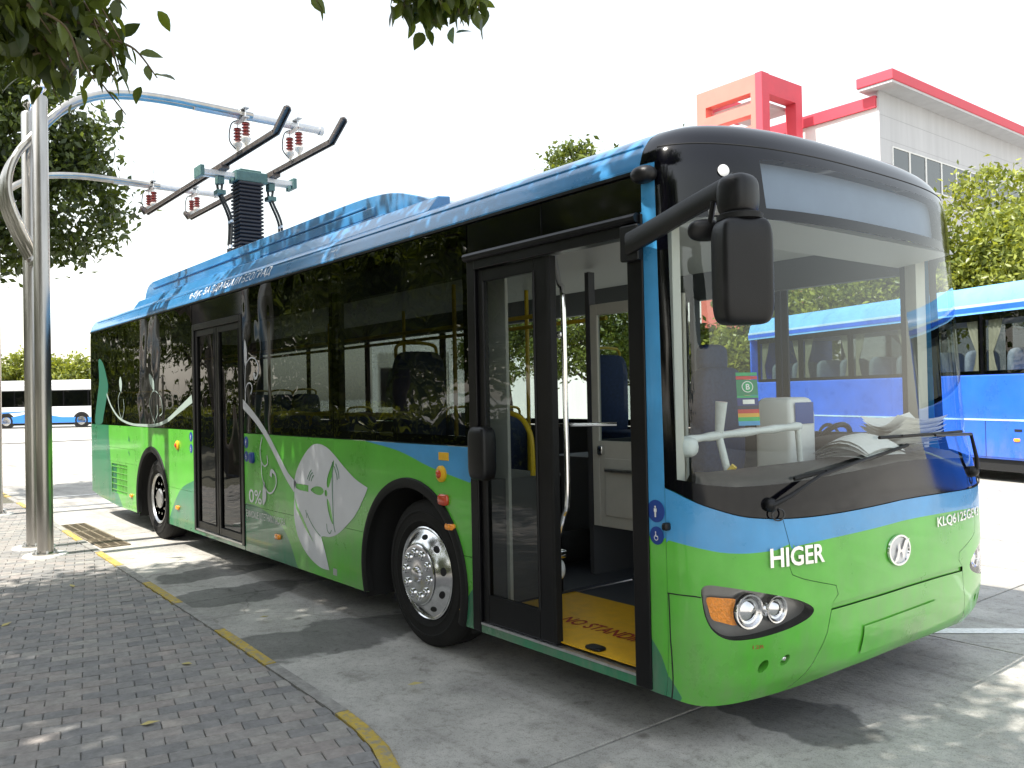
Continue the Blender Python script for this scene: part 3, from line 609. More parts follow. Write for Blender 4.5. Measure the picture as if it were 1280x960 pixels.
# --- windscreen sticker (inside of the glass)
stk = [(1.700, 1.715, (.02, .35, .13)), (1.684, 1.698, (.55, .03, .03)), (1.612, 1.682, (.015, .22, .10)), (1.60, 1.611, (.02, .35, .13)), (1.565, 1.60, (.02, .03, .18)), (1.548, 1.565, (.015, .02, .06)), (1.53, 1.548, (.5, .03, .03)), (1.513, 1.53, (.65, .35, .03)), (1.495, 1.513, (.03, .4, .1)), (1.475, 1.495, (.05, .3, .6))]
sk = None
for z0, z1, c in stk:
    mm = mat('stk%d' % int(z0*1000), c, .5)
    o = fpatch('sticker' if sk is None else 'sticker_band', [(TH(.222), z0), (TH(.318), z0), (TH(.318), z1), (TH(.222), z1)], mm, bus if sk is None else sk, off=-.006, grid=.05)
    if sk is None: sk = o
cc = (.27, 1.65)
fpatch('sticker_ring', [(TH(cc[0]+.026*math.cos(a)), cc[1]+.026*math.sin(a)) for a in np.linspace(0, 2*math.pi, 25)[:-1]], 'white', sk, off=-.0045, grid=None)
fpatch('sticker_disc', [(TH(cc[0]+.022*math.cos(a)), cc[1]+.022*math.sin(a)) for a in np.linspace(0, 2*math.pi, 25)[:-1]], 'stk1600', sk, off=-.003, grid=None)
text_ob('sticker_letter', 'B', fmapper(cc[0]-.009, cc[1]-.013, -.0015), .018, .026, 'white', sk, 0, .02)
fpatch('sticker_plate', [(TH(.245), 1.572), (TH(.298), 1.572), (TH(.298), 1.592), (TH(.245), 1.592)], 'white', sk, off=-.0045, grid=None)
# --- wipers
def wiper(pv_, elbow, tip, b0, b1):
    f = lambda q, o: FS(np.array([TH(q[0], q[1])]), np.array([q[1]]), np.array([o]))[0]
    w = ob('wiper', MB().tube([f(pv_, .03), f(((pv_[0]*2+elbow[0])/3, (pv_[1]*2+elbow[1])/3), .045), f(elbow, .05), f(tip, .035)], [.013, .012, .010, .007], 8), 'blackplastic', bus)
    bl_ = [f((b0[0]+(b1[0]-b0[0])*k/10, b0[1]+(b1[1]-b0[1])*k/10), .014) for k in range(11)]
    ob('blade', MB().tube(bl_, .009, 6).tube([p+np.array([.012, 0, .004]) for p in bl_[2:9]], .005, 6), 'rubber', w)
    c = f(pv_, 0); ob('pivot', disc(MB(), c, FSN(np.array([TH(pv_[0])]), np.array([pv_[1]]))[0], .032, .03), 'blackplastic', w)
    h = [f((pv_[0]+.03+.03*math.sin(a), pv_[1]-.045-.026*math.cos(a)), .02) for a in np.linspace(-2.9, 3.1, 18)]; ob('washer_hose', MB().tube(h, .004, 6), 'cable', w)
wiper((.335, 1.115), (.58, 1.235), (1.0, 1.30), (.46, 1.225), (1.35, 1.335))
wiper((2.2, 1.135), (2.14, 1.345), (1.62, 1.372), (1.08, 1.385), (2.08, 1.372))
# ------------------------------------------------------------------ bus sides
XR = -11.72
def splane(y): return lambda u, v, d=0.: (u, y-d if y < 1 else y+d, v)
def side_panel(name, outer, mats, y=0., holes=(), cons=(), matf=None, parent=bus, thick=.02, gap=.003):
    if gap: outer = inset(resample(outer, .06, True), gap)
    V, Tt, C = cdt(outer, holes, cons, None, .06); s = 1 if y < 1 else -1
    n = len(V); P = [(u, y, v) for u, v in V]
    m = MB(); 
    A = V[Tt]; cr = (A[:, 1, 0]-A[:, 0, 0])*(A[:, 2, 1]-A[:, 0, 1])-(A[:, 1, 1]-A[:, 0, 1])*(A[:, 2, 0]-A[:, 0, 0])
    Tt = np.where((cr*s > 0)[:, None], Tt, Tt[:, ::-1])
    m.add(P, [tuple(int(i) for i in t) for t in Tt])
    if matf: m.m = [matf(*q) for q in C]
    for ring in [outer]+list(holes):     # folded edge
        q = resample(ring, .06, True); k = len(q)
        m.add([(u, y, v) for u, v in q]+[(u, y+s*thick, v) for u, v in q], [(i, (i+1) % k, k+(i+1) % k, k+i) for i in range(k)], 0)
    return ob(name, m, mats, parent, None, fix=False)
def arch(cx, r, z0, z1, n=26, left=True):   # arc points left->right over the wheel between heights
    cz = .45; a0 = math.pi-math.asin((z0-cz)/r) if left is not None else 0; a1 = math.asin((z1-cz)/r)
    return [(cx+r*math.cos(a), cz+r*math.sin(a)) for a in np.linspace(a0, a1, n)]
AF, AR_, RA = -2.86, -8.70, .635
ZS0, ZS1, ZW = .245, .67, 1.328
wave_mid = spline([(-5.76, .685), (-5.45, .675), (-5.05, .60), (-4.8, .47), (-4.62, .24)], 5)
wave_door = spline([(-2.34, .24), (-2.27, .36), (-2.15, .50), (-2.1, .55)], 4)
wave_rear = spline([(-8.10, .24), (-7.9, .46), (-7.6, .68), (-7.15, .80)], 5)
edge_rear = spline([(-10.76, 1.34), (-10.72, 1.1), (-10.62, .76), (-10.4, .5), (-10.02, .24)], 5)
blue_wave = spline([(-3.55, 1.335), (-3.0, 1.275), (-2.6, 1.185), (-2.14, 1.11)], 5)
def ipx(c, x): c = np.array(c); return np.interp(x, c[:, 0], c[:, 1])
def ipz(c, z): c = np.array(c)[::-1]; return np.interp(z, c[:, 1], c[:, 0])
def scol(x, z):
    if -5.8 < x < -4.6 and z < ipx(wave_mid, x): return 2
    if -2.35 < x < -2 and z < ipx(wave_door, x): return 2
    if -8.1 < x < -7.1 and z < ipx(wave_rear, x): return 2
    if x < -9.9 and x < ipz(edge_rear, z): return 2
    if x > -3.55 and x < -2 and z > ipx(blue_wave, x): return 1
    return 0
def cut(c, x0, x1, z0, z1): return [[q for q in resample(c, .03) if x0+.006 < q[0] < x1-.006 and z0+.006 < q[1] < z1-.006]]
def sp(name, outer, waves=(), **k):
    O = np.array(outer); b = (O[:, 0].min(), O[:, 0].max(), O[:, 1].min(), O[:, 1].max()); cons = [c for w in waves for c in cut(w, *b) if len(c) > 1]
    return side_panel(name, outer, PM, 0., (), cons, scol, **k)
xa = lambda cx, z, s: cx+s*math.sqrt(RA**2-(z-.45)**2)
sp('side_panel', [(-5.75, ZS1), (-3.945, ZS1), (-3.945, ZW), (-5.75, ZW)], [wave_mid])
sp('side_panel', [(-3.945, ZS1)]+arch(AF, RA, ZS1, ZS1)+[(-2.155, ZS1), (-2.155, ZW), (-3.945, ZW)], [blue_wave])
sp('side_skirt', [(-5.75, ZS0)]+[(xa(AF, z, -1), z) for z in np.linspace(ZS0, ZS1, 12)]+[(-5.75, ZS1)], [wave_mid])
sp('side_skirt', [(-2.155, ZS1)]+[(xa(AF, z, 1), z) for z in np.linspace(ZS1, ZS0, 12)]+[(-2.155, ZS0)], [wave_door])
grl = [(-10.6, .42), (-9.80, .42), (-9.80, .81), (-10.6, .81)]
sp('side_panel', [(-8.02, ZS1), (-7.165, ZS1), (-7.165, ZW), (-8.02, ZW)], [wave_rear])
sp('side_panel', [(-10.74, 1.03), (-9.42, 1.03), (-9.42, ZS1)]+arch(AR_, RA, ZS1, ZS1)+[(-8.02, ZS1), (-8.02, ZW), (-10.74, ZW)], [edge_rear])
sp('service_flap', [(-10.74, .84), (-9.42, .84), (-9.42, 1.03), (-10.74, 1.03)], [edge_rear])
sp('side_skirt', [(xa(AR_, ZS1, 1), ZS1)]+[(xa(AR_, z, 1), z) for z in np.linspace(ZS1, ZS0, 12)]+[(-7.165, ZS0), (-7.165, ZS1)], [wave_rear])
V_ = [(-10.74, .27), (-10.3, ZS0)]+[(xa(AR_, z, -1), z) for z in np.linspace(ZS0, ZS1, 12)]+[(-9.42, ZS1), (-9.42, .84), (-10.74, .84)]
O = inset(resample(V_, .06, True), .003)
side_panel('rear_skirt', O, PM, 0., [grl], cut(edge_rear, -10.74, -10.61, .28, .84)+cut(edge_rear, -10.59, -10, .26, .41), scol, gap=0)
side_panel('rear_corner_panel', [(XR, .345), (-11.3, .30), (-10.74, .27), (-10.74, ZW), (XR, ZW)], ['dkgreen'])
# louvred grille
gr = ob('grille', MB().box(-10.6, -9.8, .03, .05, .42, .81), 'dark', bus, None)
for k in range(11):
    x = -10.56+.072*k; ob('slat', MB().obox((x, .015, .615), (.012, 0, 0), (.006, .008, 0), (.0, 0, .195)), 'green' if k > 2 else 'dkgreen', gr, None)
for k in range(5):
    zc = .46+.078*k; ob('slat', MB().obox((-10.2, .006, zc), (.4, 0, 0), (0, .004, 0), (0, 0, .006)), 'green', gr, None)
# arch trims and wheel wells
for cx in (AF, AR_):
    z0 = ZS0; pts = [(xa(cx, z, -1), z) for z in (ZS0, .3, .36)]+[p_ for p_ in arch(cx, RA, .40, .40, 40)]+[(xa(cx, z, 1), z) for z in (.36, .3, ZS0)]
    m = MB(); vs = []
    for (x, z) in pts:
        d = np.array([x-cx, z-.45]); d /= np.linalg.norm(d)
        for rr, yy in ((-.05, .03), (-.05, -.012), (-.02, -.022), (.012, -.016), (.018, .004)): vs.append((x+d[0]*rr, yy, z+d[1]*rr))
    n = len(pts); m.add(vs, [(5*i+j, 5*i+5+j, 5*i+6+j, 5*i+1+j) for i in range(n-1) for j in range(4)]); ob('arch_trim', m, 'rubber', bus, 50)
    for yy0, yy1, cl in ((.025, .72, .72), (1.83, 2.525, 1.83)):
        m = MB(); r2 = RA+.01; pp = [(cx-r2, .2)]+[(cx+r2*math.cos(a), .45+r2*math.sin(a)) for a in np.linspace(math.pi, 0, 16)]+[(cx+r2, .2)]
        n = len(pp); m.add([(x, yy0, z) for x, z in pp]+[(x, yy1, z) for x, z in pp], [(i, i+1, n+i+1, n+i) for i in range(n-1)]); c0 = n if cl == yy1 else 0
        m.add([(x, cl, z) for x, z in pp], [tuple(range(n))]); ob('wheel_well', m, 'dark', bus, 60)
    ob('axle', MB().lathe([(.12, .4), (.12, 2.15)], (cx+.06, 0, .48), 'y', 16), 'dark', bus)
ob('underbody', MB().box(-11.5, -9.36, .06, 2.49, .33, .5).box(-8.04, -3.52, .06, 2.49, .275, .325).box(-2.2, -.9, .03, 2.49, .262, .30), 'dark', bus, None)
# far side
side_panel('far_side_panel', [(XR, .3), (-9.36, ZS0)]+arch(AR_, RA, .26, .26)+[(-8.03, ZS0), (-3.5, ZS0)]+arch(AF, RA, .26, .26)+[(-2.2, ZS0), (XB, ZS0), (XB, ZW), (XR, ZW)], ['green'], BWD)
# ------------------------------------------------------------------ roof
prof = [(float(inf(z)), float(z)) for z in np.concatenate([np.linspace(2.692, 2.976, 40)])]; prof = [(0.0, 2.672), (0.0, 2.69)]+prof
full = prof+[(BWD-y, z) for y, z in prof[::-1]]
m = MB(); n = len(full); xs_ = [XB, -2.5, -5, -8, -11, XR]; m.add([(x, y, z) for x in xs_ for y, z in full], [(i*n+j, i*n+j+1, (i+1)*n+j+1, (i+1)*n+j) for i in range(len(xs_)-1) for j in range(n-1)]); roof = ob('roof', m, 'roofblue', bus, 50)
ob('drip_rail', MB().box(XR, -.74, -.012, .01, 2.66, 2.676), 'blackframe', roof, None)
ob('roof_ridge', MB().tube([(-11.5, float(inf(2.806))-.002, 2.806), (XB-.02, float(inf(2.806))-.002, 2.806)], .007, 8), 'roofblue', roof)
# rear end
m = MB(); tt = np.linspace(0, math.pi, 50); zs_ = [.345, .6, 1.0, 1.328, 1.9, 2.5, 2.69, 2.76, 2.82, 2.87, 2.92, 2.955, 2.975]; P = []
for z in zs_:
    hw = YC-float(inf(z)); D = .24 if z < 2.7 else .24*math.sqrt(max(0.02, 1-((z-2.7)/.285)**2)); D *= 1 if z > .5 else .85
    P += [(XR-D*math.sin(t)**.6, YC-hw*math.copysign(abs(math.cos(t))**.7, math.cos(t)), z) for t in tt]
fs = [(i*50+j, i*50+j+1, (i+1)*50+j+1, (i+1)*50+j) for i in range(len(zs_)-1) for j in range(49)]; m.add(P, fs)
m.m = [2 if zs_[i] < 1.3 else 1 if zs_[i] < 2.65 else 0 for i in range(len(zs_)-1) for j in range(49)]
ob('rear_panel', m, ['roofblue', 'blackgloss', 'dkgreen'], bus, 40)
# ------------------------------------------------------------------ side windows
def pane(x0, x1, z0=1.336, z1=2.655, y=0., frame=.055, gl='winglass', fr='blackgloss', par=bus, name='side_window', split=None):
    s = 1 if y < 1 else -1
    m = MB(); r = [(x0+.004, x0+frame), (x1-frame, x1-.004)]
    f_ = MB().box(x0+.004, x0+frame, *sorted((y+s*.001, y+s*.02)), z0, z1).box(x1-frame, x1-.004, *sorted((y+s*.001, y+s*.02)), z0, z1)
    f_.box(x0+frame, x1-frame, *sorted((y+s*.001, y+s*.02)), z0, z0+frame).box(x0+frame, x1-frame, *sorted((y+s*.001, y+s*.02)), z1-frame*2, z1)
    if split: f_.box(split-.03, split+.03, *sorted((y+s*.0015, y+s*.02)), z0+frame, z1-2*frame)
    w = ob(name, f_, fr, par, None)
    g = MB().box(x0+.004, x1-.004, *sorted((y-s*.004, y)), z0, z1)
    g = MB().add([(x0+.004, y-s*.0025, z0), (x1-.004, y-s*.0025, z0), (x1-.004, y-s*.0025, z1), (x0+.004, y-s*.0025, z1)], [(0, 1, 2, 3)])
    ob('pane', g, gl, w, None, fix=False); return w
pane(-11.70, -9.95); pane(-9.95, -8.55); pane(-8.55, -7.165)
pane(-5.75, -3.93); pane(-3.93, -2.155)
for a, b_ in ((-11.7, -9.9), (-9.9, -8.1), (-8.1, -6.3), (-6.3, -4.5), (-4.5, -2.7)): pane(a, b_, y=BWD, gl='farglass', fr='blackframe')
pane(-2.7, -1.75, y=BWD, gl='farglass', fr='blackframe'); pane(-1.75, -.78, 1.15, 2.655, BWD, gl='farglass', fr='blackframe', name='driver_window')
# header panels above the doors
for a, b_ in ((-2.155, -1.47), (-1.47, -.745)): ob('door_header', MB().box(a+.003, b_-.003, .0, .025, 2.475, 2.655), 'blackgloss', bus, None, .003)
ob('door_header', MB().box(-7.16, -5.755, .0, .025, 2.44, 2.655), 'blackgloss', bus, None, .003)
# ------------------------------------------------------------------ doors
fr = ob('door_frame', MB().box(-2.150, -2.075, -.012, .06, .25, 2.462).box(-2.075, -.842, -.018, .06, 2.375, 2.47).box(-.842, -.745, -.012, .09, .25, 2.47), 'blackframe', bus, None, .006)
ob('header_rail', MB().tube([(-2.15, -.022, 2.452), (-.76, -.022, 2.452)], .024, 10), 'blackframe', fr)
ob('door_sill', MB().box(-2.075, -.842, -.004, .03, .247, .292), 'dkgreen', bus, None); ob('sill_trim', MB().box(-2.075, -.842, -.008, .05, .293, .306), 'alu', bus, None)
def leaf(x0, x1, z0, z1, gx0, gx1, gz0, gz1, y, glassm, par, name='door_leaf', handle=True):
    d = ob(name, MB().box(x0, gx0, y, y+.035, z0, z1).box(gx1, x1, y, y+.035, z0, z1).box(gx0, gx1, y, y+.035, z0, gz0).box(gx0, gx1, y, y+.035, gz1, z1), 'blackframe', par, None, .004)
    ob('pane', MB().add([(gx0, y+.012, gz0), (gx1, y+.012, gz0), (gx1, y+.012, gz1), (gx0, y+.012, gz1)], [(0, 1, 2, 3)]), glassm, d, None, fix=False)
    ob('gasket', MB().tube([(gx0, y, gz0), (gx1, y, gz0), (gx1, y, gz1), (gx0, y, gz1)], .008, 6, closed=True), 'rubber', d); return d
d1 = leaf(-2.072, -1.44, .31, 2.372, -2.012, -1.555, .47, 2.30, .008, 'doorglass', bus)
ob('edge_rubber', MB().box(-1.44, -1.415, .004, .045, .312, 2.37), 'rubber', d1, None)
mr = MB()
def rbox(mb, c, h, e=.35, n=20, k=14, mi=0):   # rounded (superellipsoid) box
    vs = []; pw = lambda a, q: math.copysign(abs(a)**q, a)
    for i in range(k+1):
        ph = -math.pi/2+math.pi*i/k
        for j in range(n):
            t = 2*math.pi*j/n; vs.append((c[0]+h[0]*pw(math.cos(ph), e)*pw(math.cos(t), e), c[1]+h[1]*pw(math.cos(ph), e)*pw(math.sin(t), e), c[2]+h[2]*pw(math.sin(ph), e)))
    return mb.add(vs, [(i*n+j, i*n+(j+1) % n, (i+1)*n+(j+1) % n, (i+1)*n+j) for i in range(k) for j in range(n)], mi)
ob('door_handle_box', rbox(MB(), (-1.985, -.045, 1.30), (.085, .055, .155), .4), 'blackplastic', d1, 180)
fr2 = ob('door_frame', MB().box(-7.158, -7.10, -.010, .05, .28, 2.436).box(-5.815, -5.757, -.010, .05, .28, 2.436).box(-7.10, -5.815, -.010, .05, 2.375, 2.436), 'blackframe', bus, None, .005)
ob('door_sill', MB().box(-7.158, -5.757, -.002, .03, .247, .285), 'dkgreen', bus, None); ob('sill_trim', MB().box(-7.10, -5.815, -.010, .05, .287, .303), 'alu', bus, None)
leaf(-7.097, -6.466, .307, 2.37, -7.04, -6.53, .38, 2.31, .006, 'winglass', bus); leaf(-6.450, -5.818, .307, 2.37, -6.39, -5.87, .38, 2.31, .006, 'winglass', bus)
# small things on the side
def puck(x, z, r, d, m1, name, k=24, dome=.2, par=bus): return ob(name, disc(MB(), (x, 0.001, z), (0, -1, 0), r, d, k=k, dome=dome), m1, par, 40)
for x, z in ((-2.47, 1.15), (-7.70, 1.15)):
    kb = puck(x, z, .052, .022, 'yellow', 'emergency_valve'); ob('valve_knob', disc(MB(), (x, -.02, z), (0, -1, 0), .026, .014), 'redlens', kb, 40)
ob('valve_plate', MB().box(-2.50, -2.39, -.004, 0.002, 1.235, 1.285), 'yellow', bus, None, .002)
for x, z, w, h, mm, nm in ((-2.45, .99, .055, .036, 'redlens', 'side_indicator'), (-2.38, .83, .05, .022, 'amber', 'marker_light'), (-5.0, .46, .05, .024, 'amber', 'marker_light'), (-7.72, .46, .05, .024, 'amber', 'marker_light'), (-9.6, .44, .05, .024, 'amber', 'marker_light')):
    ob(nm, rbox(MB(), (x, -.006, z), (w, .018, h), .55, 16, 8), mm, bus, 180)
ob('hatch_latch', MB().box(-3.98, -3.92, -.003, .002, .29, .34), 'galv', bus, None)
def sign(x, z, r, name, icon):
    s_ = puck(x, z, r, .0025, 'signblue', name, dome=0)
    yy = -.0045; u = r*.62
    shapes = {'person': [[(.0+.16*math.cos(a), .62+.16*math.sin(a)) for a in np.linspace(0, 6.283, 13)[:-1]], [(-.26, .4), (.26, .4), (.26, -.1), (.14, -.1), (.14, -.85), (-.14, -.85), (-.14, -.1), (-.26, -.1)]],
              'wheelchair': [[(-.1+.14*math.cos(a), .62+.14*math.sin(a)) for a in np.linspace(0, 6.283, 13)[:-1]], [(-.2, .42), (.0, .42), (.05, .0), (.4, .0), (.5, -.6), (.36, -.6), (.28, -.16), (-.2, -.16)], [(.1+.5*math.cos(a)-.1, -.35+.5*math.sin(a)) for a in np.linspace(2.2, 6.0, 14)]+[(.38*math.cos(a), -.35+.38*math.sin(a)) for a in np.linspace(6.0, 2.2, 14)]]}[icon]
    for q in shapes:
        V2, T2, _ = cdt([(x+a*u, z+b*u) for a, b in q], seg=.02); ob('pictogram', MB().add([(a, yy, b) for a, b in V2], [tuple(int(i) for i in t) for t in T2]), 'greytext', s_, None)
sign(-.702, 1.085, .052, 'sign_disc', 'person'); sign(-.70, .972, .042, 'sign_disc', 'wheelchair')
sign(-5.70, 1.245, .055, 'sign_disc', 'person'); sign(-5.70, 1.115, .05, 'sign_disc', 'wheelchair')
sign(-7.255, 1.255, .052, 'sign_disc', 'person'); sign(-7.255, 1.13, .048, 'sign_disc', 'wheelchair')
ob('ramp_button', rbox(MB(), (-5.55, -.008, 1.11), (.045, .02, .05), .5), 'signblue', bus, 180)
ob('charge_port', rbox(MB(), (-.64, .0, 1.02), (.014, .022, .018), .5), 'blackplastic', bus, 180)
# ------------------------------------------------------------------ livery artwork (vinyl film on the side)
def art(name, poly, m1, par, y=-.0035, holes=(), smooth_n=0):
    p = spline(poly, smooth_n, True) if smooth_n else poly
    V2, T2, _ = cdt(p, holes, seg=.03); return ob(name, MB().add([(a, y, b) for a, b in V2], [tuple(int(i) for i in t) for t in T2]), m1, par, None)
def ribbon(name, line, w, m1, par, y=-.0035, k=6):
    L = np.array(spline(line, k)); tg = np.gradient(L, axis=0); tg /= np.linalg.norm(tg, axis=1)[:, None]+1e-9; N = np.stack([-tg[:, 1], tg[:, 0]], 1); ww = np.interp(np.linspace(0, 1, len(L)), np.linspace(0, 1, len(w)), w)[:, None] if hasattr(w, '__len__') else w
    A, B = L+N*ww/2, L-N*ww/2; n = len(L); return ob(name, MB().add([(a, y, b) for a, b in A]+[(a, y, b) for a, b in B], [(i, i+1, n+i+1, n+i) for i in range(n-1)]), m1, par, None)
leaf_o = [(-4.656, .955), (-4.608, 1.044), (-4.519, 1.135), (-4.403, 1.219), (-4.291, 1.27), (-4.171, 1.28), (-4.043, 1.256), (-3.919, 1.203), (-3.776, 1.126), (-3.593, 1.043), (-3.417, .994), (-3.47, .925), (-3.603, .786), (-3.746, .690), (-3.893, .61), (-4.018, .574), (-4.134, .565), (-4.173, .555), (-4.112, .457), (-4.041, .315), (-4.182, .314), (-4.341, .35), (-4.49, .42), (-4.601, .516), (-4.655, .621), (-4.671, .719), (-4.655, .831)]
def densify(p, corners):   # smooth between listed corner indices
    out = []; c = sorted(corners); n = len(p)
    for a, b_ in zip(c, c[1:]+[c[0]+n]):
        out += spline([p[i % n] for i in range(a, b_+1)], 4)[:-1]
    return out
lo = densify(leaf_o, [0, 10, 17, 19, 26])
hub = [(-4.346, .912), (-4.264, .942), (-4.16, .945), (-4.113, .915), (-4.16, .883), (-4.24, .88), (-4.306, .893)]
hub2 = [(-4.094, .925), (-4.063, .925), (-4.052, .9), (-4.07, .878), (-4.096, .89)]
bT = [(-4.059, .96), (-4.052, 1.019), (-4.011, 1.079), (-3.933, 1.169), (-3.949, 1.082), (-3.989, 1.011), (-4.029, .951)]
bB = [(-4.063, .862), (-4.021, .837), (-3.986, .76), (-3.964, .676), (-4.001, .701), (-4.048, .777)]
lf = art('leaf_graphic', lo, 'vinyl', bus, holes=[spline(hub, 3, True), spline(hub2, 3, True), spline(bT, 2, True), spline(bB, 2, True), [(-4.64, .943), (-4.386, .943), (-4.388, .889), (-4.542, .892), (-4.62, .905)]])
art('leaf_split', [(-4.646, .83), (-4.591, .751), (-4.494, .674), (-4.308, .497), (-4.456, .594), (-4.621, .736)], 'green', lf, -.0055)
ribbon('leaf_vein', [(-3.955, 1.15), (-3.965, .95), (-3.955, .70), (-3.93, .62)], .012, 'dkgreen', lf, -.0055)
for pts in ([(-4.40, .99), (-4.36, 1.04), (-4.32, 1.07)], [(-4.37, .98), (-4.335, 1.03), (-4.30, 1.05)], [(-4.33, .98), (-4.31, 1.01), (-4.28, 1.03)], [(-3.90, 1.14), (-3.86, 1.08), (-3.85, 1.03)], [(-3.93, 1.12), (-3.89, 1.06), (-3.88, 1.02)], [(-4.42, .72), (-4.36, .66), (-4.27, .60), (-4.18, .56)], [(-4.44, .74), (-4.42, .68)], [(-4.07, .67), (-4.06, .62), (-4.02, .60), (-3.99, .63)]):
    ribbon('whirl_mark', pts, .01, 'dkgreen', lf, -.0055)
st = ribbon('stem_graphic', [(-5.772, 1.606), (-5.49, 1.48), (-5.23, 1.33), (-5.01, 1.162), (-4.80, .995), (-4.64, .91)], [.085, .07, .065, .065, .07, .10], 'vinyl', bus)
for pts, w in (([(-5.689, 1.575), (-5.688, 1.699), (-5.693, 1.805), (-5.673, 1.946)], .012), ([(-5.67, 1.93), (-5.639, 1.979), (-5.545, 2.019), (-5.434, 1.997), (-5.371, 1.917), (-5.418, 1.833), (-5.471, 1.843), (-5.461, 1.877)], [.01, .012, .018, .025, .05]), ([(-5.685, 1.70), (-5.672, 1.743), (-5.624, 1.786), (-5.555, 1.784), (-5.525, 1.74), (-5.559, 1.688)], [.01, .012, .02]),
               ([(-5.309, 1.303), (-5.356, 1.216), (-5.352, 1.114), (-5.277, 1.05), (-5.199, 1.079), (-5.209, 1.146)], .014), ([(-5.34, 1.08), (-5.324, .945), (-5.222, .834), (-5.118, .826), (-5.025, .899), (-5.03, .981), (-5.11, 1.017), (-5.133, .966)], [.012, .016, .018, .05])):
    ribbon('tendril', pts, w, 'vinyl', st, -.0055)
art('bud_leaf', [(-5.673, 1.937), (-5.706, 2.035), (-5.685, 2.194), (-5.642, 2.12), (-5.637, 2.015)], 'vinyl', st, -.0055, smooth_n=3); art('bud_leaf', [(-5.316, .70), (-5.323, .80), (-5.285, .914), (-5.243, .833), (-5.245, .76)], 'vinyl', st, -.0055, smooth_n=3)
rs = ribbon('stem_graphic', [(-7.19, 1.66), (-7.673, 1.526), (-8.079, 1.416), (-8.511, 1.36), (-9.04, 1.35), (-9.612, 1.36), (-10.151, 1.43), (-10.556, 1.583), (-10.806, 1.76)], [.09, .055, .04, .035, .03, .03, .035, .04], 'vinylpale', bus, -.0045)
for pts in ([(-8.512, 1.36), (-8.695, 1.523), (-8.726, 1.675), (-8.553, 1.767), (-8.307, 1.69), (-8.229, 1.524), (-8.35, 1.47)], [(-8.55, 1.4), (-8.42, 1.5), (-8.43, 1.6)], [(-9.995, 1.40), (-10.145, 1.519), (-10.184, 1.688), (-10.083, 1.771)], [(-10.0, 1.42), (-9.9, 1.55), (-9.93, 1.68)]): ribbon('tendril', pts, .012, 'vinylpale', rs, -.006)
for q in ([(-8.541, 1.767), (-8.717, 1.865), (-8.737, 1.98), (-8.548, 1.88)], [(-10.051, 1.771), (-10.124, 1.898), (-10.056, 1.98), (-9.982, 1.874)]): art('bud_leaf', q, 'vinylpale', rs, -.006, smooth_n=3)
mat('tealfilm', (.015, .13, .085), .35, coat=.3); art('teal_wave_film', [(-11.25, 2.25), (-11.0, 2.2), (-10.80, 2.0), (-10.72, 1.85), (-10.85, 1.65), (-11.0, 1.45), (-11.1, 1.345), (-11.5, 1.345), (-11.35, 1.7), (-11.22, 1.95)], 'tealfilm', bus, -.0042, smooth_n=3)
for q in ([(-9.72, 1.14), (-9.70, 1.21), (-9.66, 1.13)], [(-9.74, .98), (-9.70, 1.02), (-9.70, .93), (-9.67, .98)]): art('star_film', q, 'tealfilm', bus)
fs_ = lambda x0, z0: (lambda u, v, d: (x0+u, -.0035-d, z0+v))
text_ob('zero_lettering', '0%', fs_(-5.645, .70), .30, .125, 'white', bus, 0, .012)
text_ob('slogan_lettering', 'ЕМИСИЈЕ ШТЕТНИХ ГАСОВА', fs_(-5.71, .565), .86, .062, 'white', bus, 0, .004)
def roofmap(x0, z0): return lambda u, v, d: (x0+u, float(inf(z0+v))-.012, z0+v)
text_ob('roof_lettering', 'е-бус ЗА ЗДРАВИЈИ БЕОГРАД', roofmap(-7.25, 2.704), 2.15, .10, 'white', roof, 0, .0)
# ------------------------------------------------------------------ roof pod
pf = spline([(-9.98, 2.94), (-9.92, 3.06), (-9.80, 3.16), (-9.6, 3.2)], 4)[:-1]+[(-9.6, 3.2), (-6.5, 3.2), (-4.3, 3.2)]+spline([(-4.3, 3.2), (-3.85, 3.19), (-3.5, 3.155), (-3.2, 3.08), (-2.98, 3.0), (-2.85, 2.93)], 4)[1:]
m = MB(); m.prism(pf, lambda u, v, d: (u, d, v), .29, 2.26); pod = ob('roof_pod', m, 'roofblue', bus, 30, .05)
ob('pod_rail', MB().box(-9.55, -3.9, .276, .30, 3.105, 3.125), 'roofblue', pod, None, .006); ob('pod_rail', MB().box(-9.6, -6.1, .270, .30, 2.995, 3.02), 'roofblue', pod, None, .006)
ob('pod_rail', MB().box(-5.9, -3.6, .270, .30, 2.985, 3.015), 'roofblue', pod, None, .006)
ob('pod_flap', MB().box(-6.0, -3.75, .281, .30, 3.02, 3.10), 'roofblue', pod, None, .008)
ob('pod_shoulder', MB().prism([(.12, 2.86), (.30, 2.90), (.30, 2.985), (.2, 2.975)], lambda u, v, d: (d, u, v), -9.9, -2.75), 'roofblue', pod, 40, .01)
